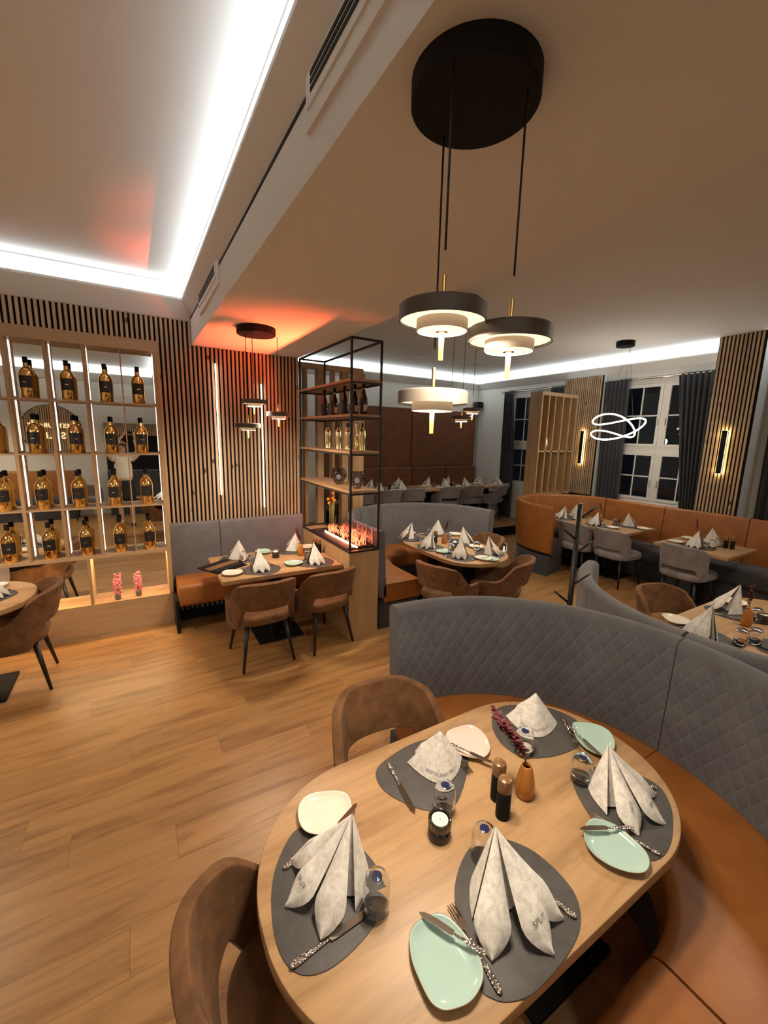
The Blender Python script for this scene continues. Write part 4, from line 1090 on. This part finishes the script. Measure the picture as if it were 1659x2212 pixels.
MAT2 = [(0.139, 0.133), (0.022, 0.157), (-0.091, 0.143), (-0.17, 0.116), (-0.2, 0.067), (-0.197, 0.003), (-0.164, -0.066), (-0.12, -0.122), (-0.067, -0.155), (-0.015, -0.157), (0.068, -0.107), (0.152, -0.038), (0.2, 0.028), (0.19, 0.094)]
MAT3 = [(0.091, 0.168), (0.029, 0.168), (-0.04, 0.141), (-0.103, 0.095), (-0.141, 0.039), (-0.173, -0.035), (-0.193, -0.099), (-0.182, -0.127), (-0.153, -0.151), (-0.099, -0.168), (-0.023, -0.168), (0.066, -0.158), (0.131, -0.136), (0.18, -0.089), (0.193, -0.02), (0.181, 0.059), (0.142, 0.122)]
MAT4 = [(0.039, 0.157), (-0.021, 0.175), (-0.059, 0.162), (-0.101, 0.119), (-0.139, 0.06), (-0.167, -0.009), (-0.18, -0.074), (-0.179, -0.126), (-0.148, -0.159), (-0.092, -0.175), (-0.02, -0.165), (0.056, -0.136), (0.127, -0.096), (0.18, -0.039), (0.179, 0.02), (0.146, 0.081)]
MAT5 = [(0.044, 0.149), (-0.035, 0.171), (-0.108, 0.143), (-0.168, 0.081), (-0.202, 0.003), (-0.199, -0.07), (-0.164, -0.117), (-0.09, -0.152), (-0.002, -0.171), (0.074, -0.169), (0.138, -0.139), (0.201, -0.082), (0.202, -0.017), (0.164, 0.061)]
PLW = [(0.047, 0.061), (-0.023, 0.085), (-0.069, 0.065), (-0.09, 0.017), (-0.089, -0.033), (-0.061, -0.067), (-0.017, -0.085), (0.034, -0.078), (0.073, -0.049), (0.09, 0.003), (0.082, 0.035)]
PLP = [(0.066, 0.081), (-0.018, 0.094), (-0.059, 0.079), (-0.088, 0.034), (-0.085, -0.025), (-0.046, -0.079), (-0.003, -0.094), (0.048, -0.071), (0.085, -0.011), (0.088, 0.046)]
PLA = [(0.039, 0.085), (-0.003, 0.093), (-0.037, 0.086), (-0.054, 0.068), (-0.071, 0.033), (-0.077, -0.011), (-0.077, -0.048), (-0.066, -0.069), (-0.046, -0.082), (-0.003, -0.093), (0.036, -0.086), (0.061, -0.07), (0.074, -0.043), (0.077, -0.004), (0.07, 0.043), (0.059, 0.069)]
PLB = [(0.028, 0.092), (-0.009, 0.087), (-0.046, 0.069), (-0.071, 0.041), (-0.078, 0.005), (-0.064, -0.038), (-0.03, -0.076), (0.006, -0.092), (0.045, -0.084), (0.07, -0.059), (0.078, -0.017), (0.078, 0.032), (0.057, 0.072)]
PLC = [(0.028, 0.086), (-0.002, 0.094), (-0.041, 0.065), (-0.079, 0.018), (-0.093, -0.029), (-0.082, -0.07), (-0.045, -0.094), (0.001, -0.089), (0.044, -0.069), (0.087, -0.026), (0.093, 0.016), (0.071, 0.054)]

# ---- foreground table
for ol, c, lab in ((MAT1, (0.375, 0.913), 'dark placemat at the left end of big oval table'), (MAT2, (0.886, 1.079), 'dark placemat beside the blush plate on big oval table'),
                   (MAT3, (0.792, 0.617), 'dark placemat at front centre of big oval table'), (MAT4, (1.398, 0.641), 'dark placemat at right end of big oval table'),
                   (MAT5, (1.436, 1.059), 'dark placemat at back of big oval table behind the vase')):
    placemat(ol, c, lab)
plate(PLW, (0.467, 1.107), CREAMG, 'cream white side plate at left of big oval table', 0.7505)
plate(PLP, (1.105, 1.113), PINKG, 'blush white side plate on far edge of big oval table', 0.7505)
plate(PLA, (0.556, 0.595), MINT, 'mint side plate nearest the camera with knife and fork', 0.7505)
plate(PLB, (1.189, 0.553), MINT, 'mint side plate at right front of big oval table with knife across', 0.7505)
plate(PLC, (1.589, 0.880), MINT, 'mint side plate at back right of big oval table', 0.7505)
n1 = napkin((0.462, 0.902, 0.7535), 92, 'folded napkin at left end of big oval table beside cream plate', scale=1.04, me=NAP)
n2 = napkin((0.915, 1.075, 0.7535), -22, 'folded napkin with printed name on placemat behind candle', scale=1.0, me=NAPB)
n3 = napkin((0.785, 0.672, 0.7535), 178, 'large folded napkin at front centre of big oval table', scale=1.06, me=NAPG)
n4 = napkin((1.375, 0.705, 0.7535), 196, 'folded napkin at right end of big oval table by mint plate', scale=1.02, me=NAP)
n5 = napkin((1.43, 1.06, 0.7535), -42, 'folded napkin at back of big oval table beside burgundy twigs', scale=1.0, me=NAPB)
napkin_text(n2, 'RESTAURANT SPLIT', 0.0155, on_back(0.84)); napkin_text(n5, 'RESTAURANT SPLIT', 0.0155, on_back(0.84))
napkin_text(n1, 'RESTAURANT', 0.010, on_lobe(2, 0.70)); napkin_text(n1, 'SPLIT', 0.017, across_lobe(1, 0.74))
napkin_text(n3, 'SPLIT', 0.018, across_lobe(1, 0.74, GAP)); napkin_text(n4, 'SPLIT', 0.014, on_lobe(2, 0.70)); napkin_text(n4, 'SPLIT', 0.017, across_lobe(1, 0.74))
for x, y, lab in ((0.475, 0.782, 'upturned water glass with blue dot at left end of big oval table'), (0.822, 0.925, 'upturned water glass with blue dot just behind the candle'),
                  (1.272, 0.975, 'upturned water glass with blue dot beside burgundy twigs'), (1.348, 0.772, 'upturned water glass with blue dot near back right mint plate'), (0.824, 0.742, 'upturned water glass with blue dot behind front centre napkin')):
    tumbler((x, y, 0.7535), lab)
cutlery('table_knife', (0.232, 0.768), (0.468, 0.783), 'hammered knife on left end placemat of big oval table')
cutlery('table_fork', (0.287, 1.0), (0.47, 1.03), 'hammered fork half under left end napkin')
cutlery('butter_knife', (0.405, 1.0), (0.56, 1.07), 'butter knife leaning on the cream plate', 0.772)
cutlery('table_fork', (0.632, 0.482), (0.652, 0.685), 'hammered fork beside nearest mint plate', 0.755)
cutlery('butter_knife', (0.645, 0.545), (0.558, 0.700), 'butter knife laid across nearest mint plate', 0.774)
cutlery('table_knife', (0.922, 0.492), (0.865, 0.715), 'hammered knife under front centre napkin')
cutlery('table_knife', (0.762, 1.192), (0.728, 0.968), 'hammered knife on placemat behind the candle')
cutlery('table_fork', (1.032, 1.195), (1.008, 1.0), 'hammered fork beside blush plate')
cutlery('butter_knife', (1.025, 1.135), (1.102, 0.972), 'butter knife laid across blush plate', 0.774)
cutlery('table_fork', (1.303, 0.470), (1.238, 0.665), 'hammered fork by right front mint plate', 0.755)
cutlery('butter_knife', (1.30, 0.556), (1.142, 0.640), 'butter knife laid across right front mint plate', 0.774)
cutlery('table_knife', (1.562, 0.608), (1.41, 0.785), 'hammered knife under right end napkin')
cutlery('table_knife', (1.385, 1.212), (1.26, 1.02), 'hammered knife on back placemat behind twigs')
cutlery('table_fork', (1.60, 1.035), (1.482, 0.875), 'hammered fork on back placemat near mint plate')
cutlery('butter_knife', (1.548, 0.965), (1.505, 0.792), 'butter knife laid across back right mint plate', 0.774)
candle((0.752, 0.862, 0.75), 'unlit white candle in ribbed dark glass on big oval table')
mill((0.982, 0.812, 0.75), 'black mill with wooden top in middle of big oval table, front one')
mill((1.018, 0.872, 0.75), 'black mill with wooden top in middle of big oval table, rear one')
bud_vase((1.112, 0.832, 0.75), 'ribbed orange vase with burgundy twigs on big oval table')

# ---- other tables: a compact setting copied round each table
def setting(x, y, face, where, group, z=0.75, plate_m=CREAMG, pside=-1, glass=True, nap=None, n_idx='', mat=True, scale=1.0):
    """face: rotation of the guest direction; lobes of the napkin turn to the guest"""
    a = R(face); c, s = math.cos(a), math.sin(a)
    def P(lx, ly): return (x+lx*c-ly*s, y+lx*s+ly*c)
    def lab(kind): return '%s %s' % (kind, where)
    if mat:
        o = link('placemat', MATMESH, None, (x, y, z), a); tag(o, lab('dark placemat'), 'placemat', group)
    napkin((*P(0, -0.03), z+0.0035), face, lab('white folded napkin'), group, scale)
    q = P(pside*0.24, -0.02)
    o = dup(PLATES[plate_m.name], (q[0], q[1], z+0.0005), a, lab('small plate'), group)
    if glass: tumbler((*P(-pside*0.12, -0.14), z+0.0035), lab('upturned glass'), group)
    cutlery('table_knife', P(-pside*0.15, 0.10), P(-pside*0.15, -0.13), lab('knife'), z+0.0045, None, group)
    cutlery('table_fork', P(pside*0.14, 0.10), P(pside*0.14, -0.10), lab('fork'), z+0.0045, None, group)
bm = new(); bm_prism(bm, smooth_outline([(x*0.95, y*0.95) for x, y in MAT5], 3), 0, 0.003, 0.0008); bmesh.ops.recalc_face_normals(bm, faces=bm.faces)
MATMESH = bpy.data.meshes.new('placemat'); bm.to_mesh(MATMESH); bm.free(); MATMESH.materials.append(MATL)
PLATES = {}
PLATES[CREAMG.name] = plate(PLW, (0.69, 3.76), CREAMG, 'cream plate at left front corner of divider table', 0.7505)
PLATES[MINT.name] = plate(PLB, (1.11, 4.33), MINT, 'mint plate at rear middle of divider table', 0.7505)
PLATES[PINKG.name] = PLATES[CREAMG.name]

def bare_setting(x, y, face, where, group, **k): setting(x, y, face, where, group, **k)
# divider table: plates placed singly
G = 'place settings on the divider table'
for x, y, f, w in ((0.84, 4.22, 0, 'at left rear seat of the divider table'), (0.935, 3.76, 180, 'at left front seat of the divider table'),
                   (1.44, 4.27, 0, 'at right rear seat of the divider table'), (1.47, 3.74, 180, 'at right front seat of the divider table')):
    o = link('placemat', MATMESH, None, (x, y, 0.75), R(f)); tag(o, 'dark placemat ' + w, 'placemat', G)
    napkin((x, y+(0.05 if f else -0.03), 0.7535), f, 'white folded napkin ' + w, G)
    s = -1 if f == 0 else 1
    tumbler((x-0.02*s, y-0.10 if f == 0 else y+0.16, 0.7535), 'upturned glass ' + w, G)
    cutlery('table_knife', (x+0.15, y-0.08*s*-1), (x+0.14, y+0.12*s*-1*-1), 'knife ' + w, 0.7545, None, G)
    cutlery('table_fork', (x-0.13, y-0.08), (x-0.13, y+0.10), 'fork ' + w, 0.7545, None, G)
dup(PLATES[MINT.name], (1.265, 3.79, 0.7505), 1.2, 'mint plate at front middle of divider table')
dup(PLATES[CREAMG.name], (1.60, 4.32, 0.7505), 0.5, 'cream plate at right rear corner of divider table')
candle((1.18, 4.10, 0.75), 'lit candle in dark glass on the divider table', True)
bud_vase((1.43, 4.06, 0.75), 'amber vase with burgundy twigs on the divider table', 4, 5, (-0.2, 0.2))
mill((1.625, 4.15, 0.75), 'black mill with wooden top on divider table, one nearer the wall'); mill((1.645, 4.07, 0.75), 'black mill with wooden top on divider table, one nearer the room')
def menu(loc, rz, label):
    t = thing('menu_folder', label, 'menu', loc, rz)
    box('cover', (-0.13, 0.13, -0.17, 0.17, 0.0, 0.008), BLACKM, t, 0.002); box('band', (-0.045, 0.045, -0.171, 0.171, 0.0081, 0.009), BROWNV, t)
    for s in (-1, 1): box('corner', (s*0.12-0.008, s*0.12+0.008, 0.15, 0.168, 0.0081, 0.0088), STEEL, t)
menu((0.655, 4.00, 0.7505), R(-62), 'black menu folder with brown band on left of divider table')
menu((0.645, 4.02, 0.7595), R(-57), 'upper black menu folder of the stack on divider table')

# middle booth table
G = 'place settings on the middle booth table'
for x, y, f, pm, ps_, w in ((2.90, 4.20, 60, CREAMG, 1, 'at rear left seat of middle booth table'), (2.86, 3.72, 90, MINT, -1, 'at left seat of middle booth table'),
                     (3.36, 4.22, -30, CREAMG, 1, 'at rear right seat of middle booth table'), (2.92, 3.26, 130, CREAMG, -1, 'at front left seat of middle booth table'),
                     (3.38, 3.72, -90, CREAMG, 1, 'at right seat of middle booth table'), (3.30, 3.20, -130, MINT, 1, 'at front right seat of middle booth table')):
    setting(x, y, f, w, G, plate_m=pm, pside=ps_)
mill((3.05, 3.86, 0.75), 'black mill with wooden top on the middle booth table'); bud_vase((3.14, 3.80, 0.75), 'amber vase with twigs on the middle booth table', 4, 8, (0.1, -0.2))
candle((3.13, 3.60, 0.75), 'candle in dark glass on the middle booth table', True)
# window tables
G = 'place settings on the long window table'
for x, y, f, ps_, w in ((5.98, 4.25, 60, 1, 'at rear left seat of long window table'), (6.34, 4.28, -40, -1, 'at rear right seat of long window table'),
                   (5.96, 3.66, 90, -1, 'at front seat of long window table'), (6.36, 3.40, -90, 1, 'at bench seat of long window table')):
    setting(x, y, f, w, G, pside=ps_)
bud_vase((6.30, 3.80, 0.75), 'orange vase with burgundy twigs on the long window table', 4, 11, (0.0, 0.3)); candle((6.45, 3.62, 0.75), 'candle in dark glass on the long window table')
G = 'place settings on the small window table'
setting(5.88, 2.30, 90, 'at front seat of small window table', G, pside=1); setting(6.30, 2.30, -90, 'at bench seat of small window table', G, pside=-1)
mill((6.16, 2.10, 0.75), 'black mill with wooden top on small window table, left one'); mill((6.18, 2.04, 0.75), 'black mill with wooden top on small window table, right one')
bud_vase((6.22, 2.45, 0.75), 'orange vase with burgundy twigs on the small window table', 4, 12, (0.1, 0.1))
# right oval table
G = 'place settings on the right oval table'
setting(3.14, 1.10, 70, 'at left end of right oval table', G, pside=1, scale=1.1); setting(3.82, 1.20, 20, 'at far side of right oval table', G, pside=1, scale=1.1)
setting(3.42, 0.74, 170, 'at near side of right oval table', G, pside=-1)
bud_vase((3.62, 1.04, 0.75), 'brown orange vase with twigs on the right oval table', 5, 14, (0.2, 0.1)); candle((3.78, 1.0, 0.75), 'candle in dark glass on the right oval table')
# left table
G = 'place settings on the left edge table'
setting(-1.0, 4.0, -90, 'on table at left picture edge', G, pside=-1)
setting(-1.55, 4.12, 0, 'on far side of table at left picture edge', G)
# far tables
G = 'napkins on the far tables'
for x, y, f, w in ((4.02, 7.18, 40, 'far table by oak posts, rear'), (4.03, 6.92, 160, 'far table by oak posts, front left'), (4.70, 7.25, 20, 'far table by oak posts, rear right'), (4.52, 6.90, 170, 'far table by oak posts, front right'),
                (5.46, 7.22, 30, 'far middle table, rear left'), (5.62, 6.92, 200, 'far middle table, front left'), (6.02, 7.24, 10, 'far middle table, rear right'), (6.18, 6.92, 200, 'far middle table, front right'),
                (6.98, 7.24, 30, 'far corner table, rear'), (7.16, 6.90, 200, 'far corner table, front')):
    napkin((x, y, 0.9605), f, 'white folded napkin on ' + w, G, 1.05)
    o = dup(PLATES[CREAMG.name], (x-0.16, y-0.03, 0.9605), 0, 'cream plate on ' + w, 'plates on the far tables')
    tumbler((x+0.05, y-0.12 if f < 90 else y+0.12, 0.9605), 'upturned glass on ' + w, 'glasses on the far tables')
mill((4.32, 7.0, 0.96), 'black mill on far table by the oak posts'); mill((5.84, 7.12, 0.96), 'black mill on far middle table'); bud_vase((4.22, 7.18, 0.96), 'amber vase with dry twigs on far table by the oak posts', 4, 21, (0, 0.1))
candle((5.92, 7.05, 0.96), 'candle in dark glass on far middle table')

# ================================================================== behind the camera, seen in the mirror
def round_sign():
    t = thing('round_sign', 'round slatted wooden sign with lit restaurant name seen in the mirror', 'sign', (-1.53, -2.3, 1.96))
    bm = new(); bm_lathe(bm, [(0, 0), (0.56, 0), (0.56, 0.02), (0, 0.02)], 56, Matrix.Rotation(R(-90), 4, 'X')); obj('backing', bm, FELT, t)
    x = -0.53
    while x < 0.54:
        h = math.sqrt(max(0, 0.555**2-(abs(x)+0.014)**2))
        if h > 0.03: box('slat', (x-0.0135, x+0.0135, 0.02, 0.045, -h, h), SLATW, t)
        x += 0.0415
    M = Matrix.Translation((0, 0.06, 0.10)) @ Matrix.Rotation(PI, 4, 'Z') @ Matrix.Rotation(PI/2, 4, 'X')
    text_mesh('lettering', 'RESTAURANT', 0.125, LETTER, t, M, 1.1, 0.006)
    M = Matrix.Translation((0, 0.06, -0.12)) @ Matrix.Rotation(PI, 4, 'Z') @ Matrix.Rotation(PI/2, 4, 'X')
    text_mesh('lettering', 'SPLIT', 0.20, LETTER, t, M, 1.1, 0.006)
round_sign()
t = thing('bar_cabinet', 'dark bar cabinet with slatted header seen in the mirror', 'cabinet', (-0.05, -2.297, 0))
box('body', (-0.5, 0.9, 0.0, 0.35, 0.0, 1.05), DARKG, t); box('back_panel', (-0.5, 0.9, 0.0, 0.03, 1.05, 1.88), FELT, t); box('header', (-0.5, 0.9, 0.0, 0.10, 1.88, 2.16), FELT, t)
x = -0.47
while x < 0.9: box('slat', (x-0.0135, x+0.0135, 0.10, 0.125, 1.88, 2.16), SLATW, t); x += 0.0415

def person():
    t = thing('person', 'person in cream top and black skirt photographing with raised phone, reflected in mirror', 'person', (-0.20, -0.52, 0))
    def skin(name, vs_, es, rad, m, parent, root=0, lv=2):
        me = bpy.data.meshes.new(name); me.from_pydata(vs_, es, []); o = link(name, me, parent); me.materials.append(m)
        md = o.modifiers.new('k', 'SKIN'); md.use_smooth_shade = True
        for i, r in enumerate(rad):
            sv = me.skin_vertices[0].data[i]; sv.radius = (r, r) if not isinstance(r, tuple) else r; sv.use_root = (i == root)
        ss = o.modifiers.new('s', 'SUBSURF'); ss.levels = lv; ss.render_levels = lv
        return bake(o)
    # joints: front is +Y
    V = [(0, 0, 0.95), (0, 0.0, 1.12), (0, 0.0, 1.33), (0, 0.01, 1.46), (0, 0.02, 1.53), (0, 0.04, 1.62), (0, 0.035, 1.70),
         (-0.17, 0.0, 1.41), (-0.22, 0.20, 1.55), (-0.02, 0.40, 1.83), (0.05, 0.42, 1.90),
         (0.17, 0.0, 1.41), (0.30, 0.18, 1.58), (0.25, 0.40, 1.83), (0.24, 0.43, 1.91),
         (-0.09, 0, 0.88), (-0.10, 0.02, 0.50), (-0.10, -0.02, 0.10), (-0.10, 0.10, 0.045),
         (0.09, 0, 0.88), (0.10, 0.02, 0.50), (0.10, -0.02, 0.10), (0.11, 0.10, 0.045)]
    E_ = [(0, 1), (1, 2), (2, 3), (3, 4), (4, 5), (5, 6), (3, 7), (7, 8), (8, 9), (9, 10), (3, 11), (11, 12), (12, 13), (13, 14), (0, 15), (15, 16), (16, 17), (17, 18), (0, 19), (19, 20), (20, 21), (21, 22)]
    Rr = [(0.15, 0.10), (0.125, 0.09), (0.15, 0.10), (0.08, 0.07), 0.052, (0.078, 0.092), (0.070, 0.085), 0.055, 0.042, 0.030, 0.028, 0.055, 0.042, 0.030, 0.028, 0.085, 0.058, 0.040, 0.036, 0.085, 0.058, 0.040, 0.036]
    body = skin('body', V, E_, Rr, SKIN, t)
    top = [V[i] for i in (0, 1, 2, 3, 7, 8, 9, 11, 12, 13)]
    skin('top', top, [(0, 1), (1, 2), (2, 3), (3, 4), (4, 5), (5, 6), (3, 7), (7, 8), (8, 9)], [(0.19, 0.135), (0.165, 0.12), (0.185, 0.13), (0.10, 0.09), 0.078, 0.062, 0.045, 0.078, 0.062, 0.045], SHIRT, t)
    bm = new(); bm_lathe(bm, [(0.155, 0.98), (0.185, 0.86), (0.20, 0.62), (0.205, 0.50), (0.195, 0.50), (0.15, 0.95)], 24, Matrix.Diagonal((1, 0.75, 1, 1)), cap=False); obj('skirt', bm, SKIRT, t, 'all')
    for s in (-1, 1):
        skin('shoe', [(s*0.10, -0.06, 0.045), (s*0.105, 0.06, 0.04), (s*0.11, 0.16, 0.03)], [(0, 1), (1, 2)], [0.045, 0.045, 0.03], SKIRT, t)
    bm = new(); bmesh.ops.create_icosphere(bm, subdivisions=3, radius=1.0)
    for v in list(bm.verts):
        if v.co.y > 0.35 and v.co.z < 0.45: bm.verts.remove(v)
    for v in bm.verts: v.co = Vector((v.co.x*0.095, v.co.y*0.115+0.02, v.co.z*0.135+1.655))
    o = obj('hair', bm, HAIR, t, 'all'); sm = o.modifiers.new('s', 'SOLIDIFY'); sm.thickness = 0.012; bake(o)
    for s in (-1, 1):
        bm = new(); bmesh.ops.create_icosphere(bm, subdivisions=2, radius=0.010); obj('eye', bm, BLACKM, t, 'all', (s*0.032, 0.128, 1.665))
        hx = (0.05, 0.24)[s > 0]
        for k in range(4):
            z = 1.90+0.018*k; w = -s if True else s
            tube('finger', [(hx, 0.43, 1.90+0.012*k), (hx+0.0, 0.468, z+0.01), (hx+(0.03 if s < 0 else -0.03), 0.488-0.03, z+0.012)], [0.0085, 0.008, 0.007], SKIN, t, 6)
        tube('thumb', [(hx, 0.42, 1.91), (hx+(0.02 if s < 0 else -0.02), 0.425, 1.95), (hx+(0.045 if s < 0 else -0.045), 0.43, 1.97)], [0.010, 0.009, 0.008], SKIN, t, 6)
    tube('nose', [(0, 0.125, 1.655), (0, 0.142, 1.63)], [0.007, 0.011], SKIN, t, 6)
    bm = new(); bm_box(bm, -0.022, 0.022, 0.118, 0.126, 1.590, 1.598); obj('mouth', bm, BURG, t)
person()
t = thing('smartphone', 'dark phone held up by the reflected person', 'phone', (-0.03, -0.075, 1.94))
box('phone_body', (-0.038, 0.038, -0.005, 0.004, -0.01, 0.045), BLACKM, t, 0.002); box('camera_bump', (-0.03, 0.03, 0.004, 0.007, 0.02, 0.042), BLACK, t)
